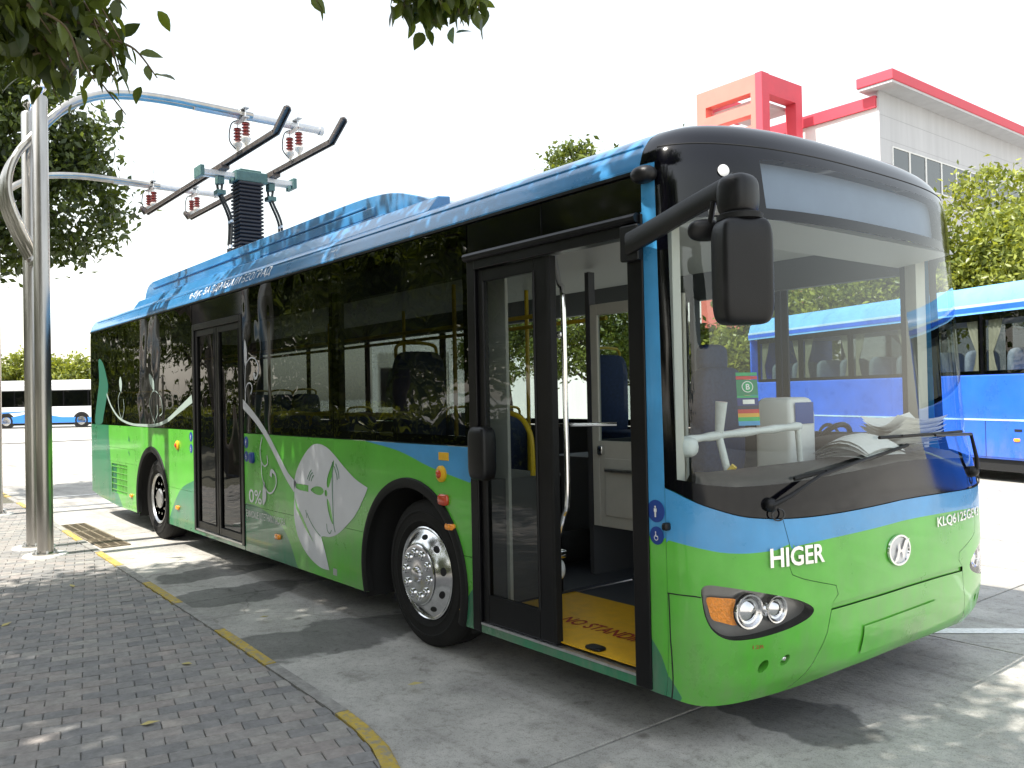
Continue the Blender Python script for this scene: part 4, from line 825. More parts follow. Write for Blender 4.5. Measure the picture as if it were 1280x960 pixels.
# ------------------------------------------------------------------ pantograph on the roof
PX, PY = -9.2, 1.42
base = ob('pantograph', MB().box(PX-.35, PX+.35, PY-.3, PY+.3, 3.19, 3.26), 'pantogreen', bus, None, .01)
m = MB(); nr = 26
for i in range(nr):
    z = 3.25+i*(4.56-3.25)/nr; h = (4.56-3.25)/nr; w0, w1 = .135, .165; wx = .16
    m.add([(PX+a*wx*(w/w1), PY+b*w, zz) for w, zz in ((w0, z), (w1, z+h*.3), (w1, z+h*.7), (w0, z+h)) for a, b in ((-1, -1), (1, -1), (1, 1), (-1, 1))], [(4*k+j, 4*k+(j+1) % 4, 4*k+4+(j+1) % 4, 4*k+4+j) for k in range(3) for j in range(4)])
ob('bellows', m, 'bellows', base, 25)
ob('collector_head', MB().box(PX-.14, PX+.14, PY-.2, PY+.24, 4.56, 4.70).box(PX-.1, PX+.1, PY-.13, PY+.17, 4.70, 4.735), 'pantogreen', base, None, .012)
ob('cross_beam', MB().box(PX-.10, PX-.05, .78, 2.06, 4.60, 4.66).box(PX+.05, PX+.10, .78, 2.06, 4.60, 4.66), 'galv', base, None, .004)
ob('end_block', MB().box(PX-.13, PX+.13, .755, .81, 4.56, 4.70), 'pantogreen', base, None, .006); ob('end_block', MB().box(PX-.13, PX+.13, 2.03, 2.085, 4.56, 4.70), 'pantogreen', base, None, .006)
for yy in (1.05, 1.75):
    ob('contact_shoe', MB().box(PX-.22, PX+.22, yy-.06, yy+.06, 4.66, 4.735), 'rail', base, None, .01)
    ob('shoe_clamp', MB().box(PX-.06, PX+.06, yy-.045, yy+.045, 4.50, 4.60), 'pantogreen', base, None, .008); ob('cable_clamp', MB().box(PX-.07, PX+.07, yy-.06, yy+.06, 4.36, 4.42), 'pantogreen', base, None, .008)
    s_ = -1 if yy < 1.4 else 1
    for q in (-.045, .045):
        path = spline([(PX+q, yy+q*.4, 4.5), (PX+q, yy+.01, 4.36), (PX+q+.03, yy+.09, 4.15), (PX+q+.02, yy+.13, 4.0), (PX+q, yy+.12, 3.7), (PX+q, yy+(.08 if s_ < 0 else .1), 3.45), (PX+q-.12, yy-(.12 if s_ < 0 else 0), 3.2)], 6)
        c_ = ob('power_cable', MB().tube(path, .017, 8), 'cable', base)
        for k in (17, 24, 30): ob('cable_band', MB().tube([path[k], path[k+1]], .022, 8), 'white', c_)
# ------------------------------------------------------------------ mirrors
pts = [np.array(q) for q in spline([(-.80, -.045, 2.33), (-.58, -.09, 2.365), (-.35, -.15, 2.40), (-.06, -.22, 2.44)], 5)]
m = MB(); vs = []
for i, q in enumerate(pts):
    h = .052-.010*i/len(pts); tgt = pts[min(i+1, len(pts)-1)]-pts[max(i-1, 0)]; nn = np.cross(tgt, [0, 0, 1.]); nn /= np.linalg.norm(nn)
    for a, b_ in ((-1, -.7), (-.5, -1), (.5, -1), (1, -.7), (1, .7), (.5, 1), (-.5, 1), (-1, .7)): vs.append(q+nn*a*.017+np.array([0, 0, b_*h]))
k = len(pts); m.add(vs, [(8*i+j, 8*i+(j+1) % 8, 8*i+8+(j+1) % 8, 8*i+8+j) for i in range(k-1) for j in range(8)]+[tuple(range(8)), tuple(8*k-8+j for j in range(8))])
ma = ob('mirror_arm', m, 'blackplastic', bus, 40)
ob('arm_bracket', MB().box(-.85, -.735, -.05, -.012, 2.25, 2.42), 'blackplastic', ma, None, .008)
ob('mirror_elbow', rbox(MB(), (-.045, -.222, 2.385), (.072, .07, .085), .6), 'blackplastic', ma, 180)
o = ob('mirror_collar', MB().lathe([(.075, 2.285), (.09, 2.29), (.09, 2.31), (.075, 2.318)], (-.04, -.22, 0), 'z', 20, sx=1.0, sy=.95), 'rubber', ma, 40)
o = ob('mirror_head', rbox(MB(), (0, 0, 0), (.075, .105, .205), .33, 28, 20), 'blackplastic', ma, 180, loc=(0, 0, 0)); o.matrix_parent_inverse = parent_inv(bus) ; o.parent = ma
o.matrix_parent_inverse = Matrix.Identity(4); o.location = (-.03, -.225, 2.09); o.rotation_euler = (R(1), R(2), R(-28))
o = ob('mirror_head', rbox(MB(), (0, 0, 0), (.03, .07, .045), .8, 20, 14), 'blackplastic', ma, 180, loc=(0, 0, 0)); o.matrix_parent_inverse = Matrix.Identity(4); o.location = (-.225, -.20, 2.285); o.rotation_euler = (0, R(20), R(-40))
ob('mirror_stalk', MB().tube([(-.17, -.21, 2.39), (-.2, -.2, 2.30)], .012, 8), 'blackplastic', ma)
ob('door_camera', rbox(MB(), (-.70, -.035, 2.638), (.065, .05, .04), .85), 'blackplastic', bus, 180)
# ------------------------------------------------------------------ wheels
def wheel(cx, y0, front, sgn):
    """outer face towards -y if sgn>0"""
    Y = lambda d: y0+sgn*d   # d = depth inwards from outer tyre wall
    root = ob('wheel', MB().lathe([(.305, Y(.03)), (.315, Y(.012)), (.335, Y(.002)), (.34, Y(-.004)), (.346, Y(.0)), (.36, Y(-.0)), (.395, Y(-.001)), (.40, Y(-.006)), (.407, Y(-.006)), (.412, Y(.0)), (.42, Y(.002)), (.455, Y(.015)), (.475, Y(.03)), (.482, Y(.06)), (.482, Y(.22)), (.47, Y(.26)), (.42, Y(.28)), (.30, Y(.26))], (cx, 0, .478), 'y', 56), 'tyre', bus, 40)
    tr = MB()
    for k in range(4): tr.lathe([(.4835, Y(.07+.045*k)), (.4835, Y(.075+.045*k))], (cx, 0, .478), 'y', 56)
    ob('tread_groove', tr, 'dark', root)
    if front:
        pr = [(.305, Y(.04)), (.303, Y(.012)), (.296, Y(.008)), (.290, Y(.014)), (.282, Y(.016)), (.262, Y(.004)), (.235, Y(-.018)), (.205, Y(-.040)), (.200, Y(-.042)), (.197, Y(-.040)), (.196, Y(-.052)), (.190, Y(-.057)), (.17, Y(-.058)), (.115, Y(-.054)), (.06, Y(-.056)), (.05, Y(-.058)), (.046, Y(-.075)), (.034, Y(-.079)), (.0001, Y(-.080))]
        ob('rim', MB().lathe(pr, (cx, 0, .478), 'y', 56), 'rimalu', root, 30)
        for k in range(10):
            a = 2*math.pi*(k+.3)/10; c = (cx+.243*math.cos(a), Y(-.012), .478+.243*math.sin(a))
            rad = np.array([math.cos(a), 0, math.sin(a)]); tan = np.array([-math.sin(a), 0, math.cos(a)]); nn = np.array([0, -sgn*.72, 0])-rad*-.69; nn = np.array([rad[0]*.69, -sgn*.72, rad[2]*.69]); up = np.cross(tan, nn)
            vs = [np.array(c)+nn*.002+tan*.027*math.cos(t)+up*.02*math.sin(t) for t in np.linspace(0, 2*math.pi, 17)[:-1]]; vs2 = [v_-nn*.02 for v_ in vs]
            ob('hole_shade', MB().add(vs+vs2, [tuple(range(16))]+[(i, (i+1) % 16, 16+(i+1) % 16, 16+i) for i in range(16)]), 'dark', root, None)  # dark disc on the rim, painted shade of the hand hole
            a = 2*math.pi*(k+.8)/10; c = (cx+.142*math.cos(a), 0, .478+.142*math.sin(a))
            ob('wheel_nut', MB().lathe([(.031, Y(-.05)), (.031, Y(-.063)), (.026, Y(-.066)), (.024, Y(-.058)), (.018, Y(-.056)), (.017, Y(-.074)), (.008, Y(-.08)), (.0001, Y(-.081))], c, 'y', 12), 'chrome', root, 35)
    else:
        pr = [(.30, Y(.03)), (.297, Y(.012)), (.288, Y(.01)), (.27, Y(.025)), (.262, Y(.04)), (.25, Y(.055)), (.16, Y(.06)), (.12, Y(.055)), (.115, Y(.02)), (.10, Y(.01)), (.0001, Y(.005))]
        ob('rim', MB().lathe(pr, (cx, 0, .478), 'y', 48), 'alu', root, 30)
        for k in range(10):
            a = 2*math.pi*k/10; c = (cx+.185*math.cos(a), 0, .478+.185*math.sin(a)); ob('wheel_nut', MB().lathe([(.02, Y(.065)), (.017, Y(.03)), (.0001, Y(.025))], c, 'y', 10), 'chrome', root, 35)
wheel(-2.77, .05, True, 1); wheel(-8.66, .05, False, 1); wheel(-2.77, 2.50, True, -1); wheel(-8.66, 2.50, False, -1)
# ------------------------------------------------------------------ interior
ob('floor', MB().box(-11.4, -.55, .06, 2.49, .33, .345), 'floor', bus, None) if False else ob('floor', MB().box(-11.4, -9.36, .06, 2.49, .55, .6).box(-8.04, -3.52, .06, 2.49, .327, .345).box(-3.52, -2.2, .74, 1.81, .327, .345).box(-9.36, -8.04, .74, 1.81, .327, .36).box(-2.2, -.70, .06, 2.49, .302, .318), 'floor', bus, None)
ob('step_mat', MB().box(-2.35, -.84, .03, .86, .3185, .325), 'yellow', bus, None)
fm = lambda u, v, d: (-1.70+u, .22+v*1.0, .3265)
text_ob('step_lettering', 'NO STANDING AREA', lambda u, v, d: (-1.74+u, .30+v, .3275), 1.0, .11, 'redtext', bus, 0, .015)
ob('floor_latch', rbox(MB(), (-1.20, .075, .33), (.055, .035, .012), .5), 'blackplastic', bus, 180)
ob('ceiling', MB().box(-11.5, -.75, .05, 2.5, 2.52, 2.56), 'ceil', bus, None)
ob('air_duct', MB().prism([(.03, 2.66), (.03, 2.36), (.10, 2.36), (.42, 2.52)], lambda u, v, d: (d, u, v), -11.4, -2.2), 'inner', bus, None)
ob('air_duct', MB().prism([(.04, 2.66), (.04, 2.44), (.10, 2.42), (.42, 2.52)], lambda u, v, d: (d, u, v), -2.2, -.8), 'ceil', bus, None)
ob('air_duct', MB().prism([(2.52, 2.66), (2.52, 2.36), (2.45, 2.36), (2.13, 2.52)], lambda u, v, d: (d, u, v), -11.4, -.8), 'inner', bus, None)
ob('header_box', MB().prism([(-.75, 2.52), (-.42, 2.47), (-.40, 2.44), (-.75, 2.40), (-.95, 2.52)], lambda u, v, d: (u, d, v), .15, 2.4), 'ceil', bus, None)
ob('inner_lining', MB().box(-11.5, -9.40, .05, .07, .35, 1.33).box(-9.40, -7.98, .05, .07, 1.10, 1.33).box(-7.98, -7.17, .05, .07, .35, 1.33), 'inner', bus, None); ob('inner_lining', MB().box(-5.74, -3.56, .05, .07, .35, 1.33).box(-3.56, -2.16, .05, .07, 1.10, 1.33), 'inner', bus, None); ob('inner_lining', MB().box(-11.5, -.8, 2.49, 2.51, .35, 1.33), 'inner', bus, None)
for x in (-5.77, -3.93, -2.16, -7.15): ob('window_post', MB().box(x-.06, x+.06, .03, .07, 1.33, 2.5), 'inner', bus, None)
for cx in (AF, AR_):
    for y0, y1, yi in ((.07, .745, .725), (1.805, 2.48, 1.805)): ob('wheel_box', MB().box(cx-.67, cx+.67, y0, y1, 1.10, 1.115).box(cx-.67, cx+.67, yi, yi+.02, .345, 1.10).box(cx-.67, cx-.65, y0, y1, .345, 1.1).box(cx+.65, cx+.67, y0, y1, .345, 1.1), 'inner', bus, None)
ob('draught_panel', MB().box(-2.42, -2.16, .285, .31, .345, 2.42), 'innerlight', bus, None, .005)
# A pillars
for s in (0, 1):
    yy = lambda a: a if s == 0 else BWD-a
    ob('windscreen_pillar', MB().add([(x, yy(y), z) for z in (1.2, 2.5) for x, y in ((-.72, .06), (-.64, .08), (-.66, .16), (-.74, .14))], [(0, 1, 5, 4), (1, 2, 6, 5), (2, 3, 7, 6), (3, 0, 4, 7)]), 'creamw', bus, None)
# dash board
ths_d = np.linspace(TH(.06), math.pi-TH(.06), 60); rows = []
for z, of, fx in ((1.02, -.045, None), (1.16, -.04, None), (1.205, -.055, None), (1.235, -.11, None), (1.255, None, -.58), (1.24, None, -.66), (1.18, None, -.70), (.34, None, -.69)):
    for t in ths_d:
        q = FS(np.array([t]), np.array([min(z, 1.2)]), np.array([of if of is not None else -.16]))[0]
        rows.append((q[0] if fx is None else min(fx, q[0]-.01*(1+abs(fx)-.5)), min(max(q[1], .09), 2.46), z))
dsh = ob('dashboard', MB().add(rows, [(i*60+j, i*60+j+1, (i+1)*60+j+1, (i+1)*60+j) for i in range(7) for j in range(59)]), 'dashbrown', bus, 50)
ob('instrument_binnacle', rbox(MB(), (-.72, 1.9, 1.26), (.22, .42, .10), .5), 'dash', dsh, 180)
sw = ob('steering_wheel', MB().tube([(-.98+.10*math.cos(a), 1.9+.22*math.sin(a), 1.22+.19*math.cos(a)) for a in np.linspace(0, 2*math.pi, 33)[:-1]], .017, 8, closed=True), 'blackplastic', bus)
ob('steering_column', MB().tube([(-.98, 1.9, 1.22), (-.8, 1.9, .9)], .035, 10).tube([(-.98, 1.68, 1.22), (-.98, 2.12, 1.22)], .014, 8), 'blackplastic', sw)
hr = ob('wrapped_handrail', MB().tube(spline([(-.68, .16, 1.40), (-.66, .4, 1.415), (-.62, .75, 1.43), (-.60, 1.02, 1.44)], 6), [.017+.007*math.sin(k*2.3)**2 for k in range(19)], 10).tube([(-.66, .42, 1.41), (-.62, .43, 1.24)], .018, 8).tube([(-.60, 1.0, 1.43), (-.60, 1.02, 1.24)], .016, 8).tube([(-.66, .42, 1.41), (-.64, .42, 1.58)], [.02, .03], 8), 'plasticwrap', bus, 60)
ob('wrap_knot', rbox(MB(), (-.68, .20, 1.37), (.05, .06, .05), .8, 12, 8), 'plasticwrap', hr, 40)
ob('yellow_pole', MB().tube([(-.72, .38, 1.1), (-.58, .43, 1.27)], .016, 8), 'yellowrail', hr)
fb = ob('fare_box', rbox(MB(), (-.86, 1.28, 1.25), (.12, .13, .34), .25), 'white', bus, 180); ob('fare_box_screen', MB().add([(-.735, 1.19, 1.44), (-.735, 1.37, 1.44), (-.735, 1.37, 1.56), (-.735, 1.19, 1.56)], [(0, 1, 2, 3)]), 'signblue', fb, None)
# driver seat
ds = ob('driver_seat', rbox(MB(), (-1.55, 1.88, .95), (.24, .25, .09), .4), 'seat', bus, 180); ob('backrest', rbox(MB(), (-1.80, 1.88, 1.40), (.08, .24, .40), .4), 'seat', ds, 180); ob('pedestal', MB().box(-1.72, -1.38, 1.7, 2.06, .345, .88), 'dark', ds, None); ob('headrest', rbox(MB(), (-1.84, 1.88, 1.86), (.05, .14, .1), .5), 'seat', ds, 180)
# cab door and partition
cdp = ob('cab_door', MB().box(-2.40, -2.33, 1.235, 1.265, .70, 2.26).box(-1.62, -1.55, 1.235, 1.265, .70, 2.26).box(-2.33, -1.62, 1.235, 1.265, 2.18, 2.26).box(-2.33, -1.62, 1.235, 1.265, .70, 1.30), 'creamw', bus, None, .006)
ob('door_panel', MB().box(-2.27, -1.66, 1.225, 1.235, .78, 1.18), 'creamw', cdp, None, .004); ob('handle', MB().tube([(-2.24, 1.20, 1.10), (-1.9, 1.20, 1.10)], .014, 8), 'alu', cdp)
ob('lock', rbox(MB(), (-2.30, 1.222, 1.235), (.025, .02, .035), .4), 'chrome', cdp, 180); ob('pane', MB().add([(-2.33, 1.25, 1.3), (-1.62, 1.25, 1.3), (-1.62, 1.25, 2.18), (-2.33, 1.25, 2.18)], [(0, 1, 2, 3)]), 'farglass', cdp, None)
ob('cab_partition', MB().box(-2.46, -2.42, 1.25, 2.48, .345, 1.30).box(-2.46, -2.42, 1.25, 1.31, 1.3, 2.5).box(-2.46, -2.42, 2.40, 2.48, 1.3, 2.5), 'inner', bus, None)
# stanchions, handrails
gp = ob('grab_pole', MB().tube(spline([(-1.80, .38, 2.45), (-1.74, .36, 2.28), (-1.70, .35, 2.2), (-1.695, .35, 1.6), (-1.695, .35, 1.05), (-1.73, .35, .92), (-1.78, .35, .78), (-1.78, .35, .68)], 6), .016, 10), 'chrome', bus)
ob('clamp', rbox(MB(), (-1.73, .35, 1.98), (.03, .025, .02), .5), 'chrome', gp, 180); ob('clamp', rbox(MB(), (-1.78, .35, .70), (.045, .03, .025), .4), 'chrome', gp, 180); ob('plastic_scrap', rbox(MB(), (-1.77, .34, .61), (.04, .035, .06), .9, 12, 8), 'plasticwrap', gp, 40)
ob('side_bar', MB().tube([(-1.82, .36, 1.45), (-1.55, .62, 1.45)], .012, 8).tube([(-1.80, .36, 2.0), (-1.73, .35, 1.98)], .012, 8).tube(spline([(-1.82, .37, 1.98), (-1.86, .37, 1.9), (-1.87, .37, 1.3), (-1.84, .37, .75)], 5), .011, 8), 'chrome', gp)
ob('handrail', MB().tube(spline([(-2.75, .45, 1.50), (-2.5, .47, 1.52), (-2.33, .5, 1.50), (-2.25, .52, 1.42), (-2.22, .53, 1.28), (-2.22, .53, .8)], 6), .017, 10), 'yellowrail', bus)
ob('handrail', MB().tube([(-5.7, .35, 1.5), (-3.5, .35, 1.5)], .017, 8).tube([(-11, 1.0, 2.2), (-2.6, 1.0, 2.2)], .017, 8).tube([(-11, 1.6, 2.2), (-2.6, 1.6, 2.2)], .017, 8), 'yellowrail', bus)
for x, y in ((-3.6, .9), (-3.6, 1.65), (-5.6, .9), (-5.6, 1.65), (-7.3, .9), (-7.3, 1.65), (-8.9, .9)): ob('grab_pole', MB().tube([(x, y, .345), (x, y, 2.52)], .017, 8), 'yellowrail', bus)
# passenger seats
sb = None
for x, z0 in ((-3.0, 1.1), (-4.4, .345), (-5.2, .345), (-6.2, .345), (-7.4, .345), (-9.0, .6), (-9.8, .6), (-10.6, .6)):
    for y in (.32, 2.23):
        if y < 1 and -7.2 < x < -5.7: continue
        if sb is None:
            sb = ob('passenger_seat', rbox(MB(), (0, 0, .42), (.21, .21, .05), .4), 'seat', bus, 180, loc=(0, 0, 0))
            parts = [ob('backrest', rbox(MB(), (-.22, 0, .75), (.05, .21, .36), .4), 'seat', sb, 180, loc=(0, 0, 0)), ob('seat_leg', MB().box(-.12, .12, -.05, .05, 0, .38), 'dark', sb, None, loc=(0, 0, 0)), ob('seat_grip', MB().tube(spline([(-.25, -.17, 1.06), (-.25, -.14, 1.16), (-.25, .14, 1.16), (-.25, .17, 1.06)], 5), .013, 8), 'yellowrail', sb, loc=(0, 0, 0))]
            o = sb
        else:
            o = sb.copy(); COL.objects.link(o)
            for q in parts: c = q.copy(); COL.objects.link(c); c.parent = o
        o.matrix_parent_inverse = parent_inv(bus); o.location = (x, y, z0 if x < -3.1 else z0-.25)
# papers lying on the dashboard (loose things)
def sheet_stack(name, c, w, d, n, rz, label, cat, h=.012, curl=.03):
    m = MB(); k = 7
    for s in range(n):
        ox, oy, a = random.uniform(-.015, .015), random.uniform(-.02, .02), rz+random.uniform(-.12, .12); vs = []
        for i in range(k):
            for j in range(k):
                u, v = (i/(k-1)-.5)*w, (j/(k-1)-.5)*d; zz = s*h+curl*((u/w)**2*2.2+(v/d)**2*.8)*(1+.4*s)+.006*math.sin(9*u+5*v+s)
                vs.append((c[0]+ox+u*math.cos(a)-v*math.sin(a), c[1]+oy+u*math.sin(a)+v*math.cos(a), c[2]+zz))
        m.add(vs, [(i*k+j, (i+1)*k+j, (i+1)*k+j+1, i*k+j+1) for i in range(k-1) for j in range(k-1)])
    return tag(ob(name, m, 'paper', None, 60), label, cat)
sheet_stack('paper_sheets', (-.50, 1.42, 1.285), .30, .44, 9, .1, 'fanned pile of curling white papers on the dashboard beside the fare box', 'papers', .012, -.03)
sheet_stack('paper_sheets', (-.48, 1.87, 1.285), .26, .42, 9, -.1, 'white papers heaped on the dashboard in front of the steering wheel', 'papers', .012, .03)
# ================================================================== CHARGING MASTS
GX, GY = -8.2, -1.23
gm = thing('charging_mast', 'polished steel twin-post charging mast planted beside the drain grates, arm reaching over the bus', 'charging mast', (GX, GY, PZ), group='charging masts')
mat('pad', (.7, .69, .66), .85, var=.2, vs=12)
for dx in (0, -.65):
    p_ = ob('post', MB().lathe([(.078, PZ), (.078, 4.9), (.07, 4.92)], (GX+dx, GY, 0), 'z', 28), 'steel', gm, 40)
    ob('footing', MB().lathe([(.22, PZ), (.21, PZ+.016), (.0001, PZ+.016)], (GX+dx, GY, 0), 'z', 20), 'pad', p_, 40)
    ob('flange', MB().lathe([(.13, PZ+.016), (.13, PZ+.03), (.085, PZ+.04)], (GX+dx, GY, 0), 'z', 24), 'steel', p_, 30)
    for k in range(6): a = k*math.pi/3; ob('anchor_bolt', MB().lathe([(.012, PZ+.03), (.012, PZ+.06), (.0001, PZ+.062)], (GX+dx+.108*math.cos(a), GY+.108*math.sin(a), 0), 'z', 6), 'galv', p_, None)
    ob('finial', MB().lathe([(.0001, 4.9), (.03, 4.92), (.03, 4.96), (.06, 4.99), (.075, 5.04), (.06, 5.09), (.03, 5.115), (.0001, 5.12)], (GX+dx, GY, 0), 'z', 18), 'chrome', p_, 60)
for dx, rr in ((-.10, .038), (-.28, .036), (-.42, .036), (-.55, .038)):
    end = dx in (-.10, -.55)
    bow = [(GX+dx, GY-.04, 3.25), (GX+dx, GY-.16, 3.5), (GX+dx, GY-.27, 3.8), (GX+dx, GY-.28, 4.05), (GX+dx, GY-.2, 4.3), (GX+dx, GY-.03, 4.55)]
    xa_ = GX-.2+(.06 if dx > -.3 else -.06)
    arm = [(GX+dx, GY+.12, 4.74), ((GX+dx+xa_)/2, GY+.3, 4.93), (xa_, GY+.55, 5.08), (xa_, GY+.85, 5.17), (xa_, GY+1.3, 5.215), (xa_, GY+1.9, 5.215), (xa_, GY+2.4, 5.205)]
    if end: ob('bowed_tube', MB().tube(spline(bow+arm, 6), rr, 12), 'steel', gm)
    else: ob('bowed_tube', MB().tube(spline(bow+[(GX+dx, GY+.1, 4.72)], 6), rr, 12), 'steel', gm)
ob('arm', MB().tube([(GX-.2, GY+1.7, 5.205), (GX-.2, GY+3.36, 5.20)], .05, 14), 'galv', gm)
ob('arm_cap', MB().lathe([(.062, GY+3.33), (.062, GY+3.38), (.0001, GY+3.385)], (GX-.2, 0, 5.2), 'y', 16), 'galv', gm, 30)
ob('brace', MB().tube([(GX, GY, 3.2), (GX-.65, GY, 3.2)], .03, 10).tube([(GX, GY, 4.6), (GX-.65, GY, 4.6)], .03, 10), 'steel', gm)
for yy in (GY+2.28, GY+2.98):
    for dx in (-.14, .14):
        x = GX-.2+dx
        hg = ob('insulator', MB().lathe([(.022, 5.08), (.05, 5.07)]+[q for k in range(5) for q in ((.032, 5.065-k*.04), (.052, 5.053-k*.04), (.052, 5.047-k*.04), (.032, 5.035-k*.04))]+[(.03, 4.865), (.022, 4.86)], (x, yy, 0), 'z', 16), 'porcelain', gm, 40)
        ob('insulator_cap', MB().lathe([(.03, 4.93), (.062, 4.90), (.05, 4.86), (.02, 4.82), (.02, 4.79)], (x+.0, yy-.0, -.02), 'z', 14), 'porwhite', hg, 40)
        ob('threaded_rod', MB().tube([(x, yy, 4.745), (x, yy, 5.45 if dx > 0 else 5.36)], .009, 6), 'galv', hg)
    ob('hanger_plate', MB().box(GX-.2-.18, GX-.2+.18, yy-.035, yy+.035, 5.135, 5.15).box(GX-.2-.18, GX-.2+.18, yy-.035, yy+.035, 5.25, 5.262), 'galv', gm, None)
    ob('bond_wire', MB().tube(spline([(GX-.2-.06, yy, 5.16), (GX-.28, yy-.1, 5.1), (GX-.3, yy-.12, 4.9), (GX-.25, yy-.06, 4.78)], 5), .008, 6), 'cable', gm)
g2 = copy_tree(gm); g2.location = (GX-4.25, GY+.1, PZ); g2['label'] = 'polished steel twin-post charging mast standing beyond the bus tail near the pavement end'
for yy, lab in ((GY+2.28, 'charging contact rail over the roof lying closer to the steel posts, upturned at its end'), (GY+2.98, 'charging contact rail over the roof lying under the arm tips, upturned at its end')):
    path = [(-12.80, yy, 4.87), (-12.6, yy, 4.745), (-7.35, yy, 4.745), (-7.02, yy, 4.93)]
    th = thing('contact_rail', lab, 'contact rail', (-10, yy, 4.745), group='contact rails')
    m = MB()
    for a, b_ in zip(path, path[1:]):
        a, b_ = np.array(a), np.array(b_); d = b_-a; l = np.linalg.norm(d); d /= l; nz = np.cross(d, [0, 1, 0]); m.obox((a+b_)/2, d*(l/2+.008), (0, .022, 0), nz*.014); 
    ob('rail_bar', m, 'rail', th, None, .004)
    for sgn in (-1, 1):
        m = MB()
        for a, b_ in zip(path, path[1:]):
            a, b_ = np.array(a), np.array(b_); d = b_-a; l = np.linalg.norm(d); d /= l; nz = np.cross(d, [0, 1, 0]); m.obox((a+b_)/2-np.array([0, 0, .02])+np.array([0, sgn*.031, 0]), d*(l/2+.006), (0, .008, 0), nz*.026)
        ob('rail_flange', m, 'rail', th, None)
# ================================================================== BLUE COACH
co = thing('coach', 'blue touring coach with cream curtains parked beside the green bus', 'coach', (-3.69, 12.16, 0), R(160))
paint('coachblue', (.012, .12, .68)); paint('coachlight', (.16, .45, .85)); paint('coachsky', (.45, .66, .85))
mat('curtain', (.72, .66, .5), .8, var=.1, vs=10, bump=.4, bs=8); glass('coachglass', (.42, .46, .46), 1.55, 0, .15, 1.5)
WMc = WM[co.name]
def cob(name, mb, m1, par=co, sm=None, bev=0):   # local coords: +x away along the coach, near wall at y=0 (towards -y), body y 0..-? 
    o = ob(name, mb, m1, par, sm, bev, loc=(0, 0, 0)); return o
# local frame: x along travel direction 160 deg; outward normal of the near wall is local +y (faces the green bus)
X0, X1 = -7.5, 7.6
cob('body', MB().box(X0, X1, -2.5, 0, .38, 1.82), 'coachblue', bev=.03)
cob('roof_fascia', MB().prism([(0, 2.86), (.0, 2.98), (-.06, 3.2), (-.25, 3.36), (-1.25, 3.42), (-2.25, 3.36), (-2.44, 3.2), (-2.5, 2.98), (-2.5, 2.86)], lambda u, v, d: (d, u, v), X0, X1), 'coachlight', sm=35)
cob('fascia_stripe', MB().box(X0, X1, .001, .008, 2.90, 2.975), 'coachblue'); cob('fascia_stripe', MB().box(X0, X1, -.02, .006, 2.985, 3.03), 'coachsky'); 
cob('end_wall', MB().box(X1-.05, X1, -2.46, -.04, 1.82, 2.86), 'coachblue'); cob('end_wall', MB().box(X0, X0+.05, -2.46, -.04, 1.82, 2.86), 'coachblue')
cob('lower_band', MB().box(X0, X1, .001, .010, .42, 1.02), 'coachlight' if False else 'coachblue', bev=.008); cob('step_line', MB().box(X0, X1, .002, .014, 1.03, 1.06), 'coachsky')
cob('skirt', MB().box(X0+.1, X1-.1, -2.45, -.06, .18, .38), 'dark'); 
for x in (X0+2.6, X1-2.9):
    w = cob('wheel', MB().lathe([(.30, .0), (.34, .01), (.46, .0), (.49, -.04), (.49, -.26), (.3, -.28)], (x, .005, .49), 'y', 32), 'tyre', sm=40); o = ob('rim', MB().lathe([(.30, .0), (.28, -.02), (.2, -.06), (.1, -.02), (.0001, -.01)], (x, .006, .49), 'y', 28), 'rimalu', w, 30, loc=(0, 0, 0))
px_ = [X0+.15+1.62*k for k in range(10)]
for a, b_ in zip(px_, px_[1:]):
    w = cob('side_window', MB().box(a, a+.07, -.03, .0, 1.82, 2.86).box(b_-.07, b_, -.03, .0, 1.82, 2.86).box(a+.07, b_-.07, -.03, .0, 1.82, 1.88).box(a+.07, b_-.07, -.03, 0, 2.74, 2.86), 'blackgloss')
    ob('pane', MB().add([(a+.03, .004, 1.83), (b_-.03, .004, 1.83), (b_-.03, .004, 2.85), (a+.03, .004, 2.85)], [(0, 1, 2, 3)]), 'coachglass', w, None, loc=(0, 0, 0))
    w2 = cob('side_window', MB().box(a, a+.07, -2.5, -2.47, 1.82, 2.86).box(b_-.07, b_, -2.5, -2.47, 1.82, 2.86), 'blackgloss'); ob('pane', MB().add([(a, -2.49, 1.83), (b_, -2.49, 1.83), (b_, -2.49, 2.85), (a, -2.49, 2.85)], [(0, 1, 2, 3)]), 'coachglass', w2, None, loc=(0, 0, 0))
    for xx, s in ((a+.08, 1), (b_-.08, -1)):
        m = MB(); k = 9; vs = []
        for i, z in enumerate((2.78, 2.5, 2.2, 2.0, 1.86)):
            wd = (.30, .22, .09, .13, .18)[i]
            for j in range(k): vs.append((xx+s*wd*j/(k-1), -.08+.018*math.sin(j*2.4+i*.3), z))
        m.add(vs, [(i*k+j, i*k+j+1, (i+1)*k+j+1, (i+1)*k+j) for i in range(4) for j in range(k-1)]); cob('curtain', m, 'curtain', sm=170)
    for q in (.45, 1.2):
        cob('seat_back', rbox(MB(), (a+q, -.5, 1.92), (.07, .38, .34), .45, 16, 10), 'seatcover', sm=180) if 'seatcover' in MATS else (mat('seatcover', (.5, .55, .65), .7, var=.2, vs=20), cob('seat_back', rbox(MB(), (a+q, -.5, 1.92), (.07, .38, .34), .45, 16, 10), 'seatcover', sm=180))
cob('coach_floor', MB().box(X0+.1, X1-.1, -2.4, -.1, 1.2, 1.25), 'inner'); cob('coach_ceiling', MB().box(X0+.1, X1-.1, -2.4, -.1, 2.84, 2.855), 'ceil')
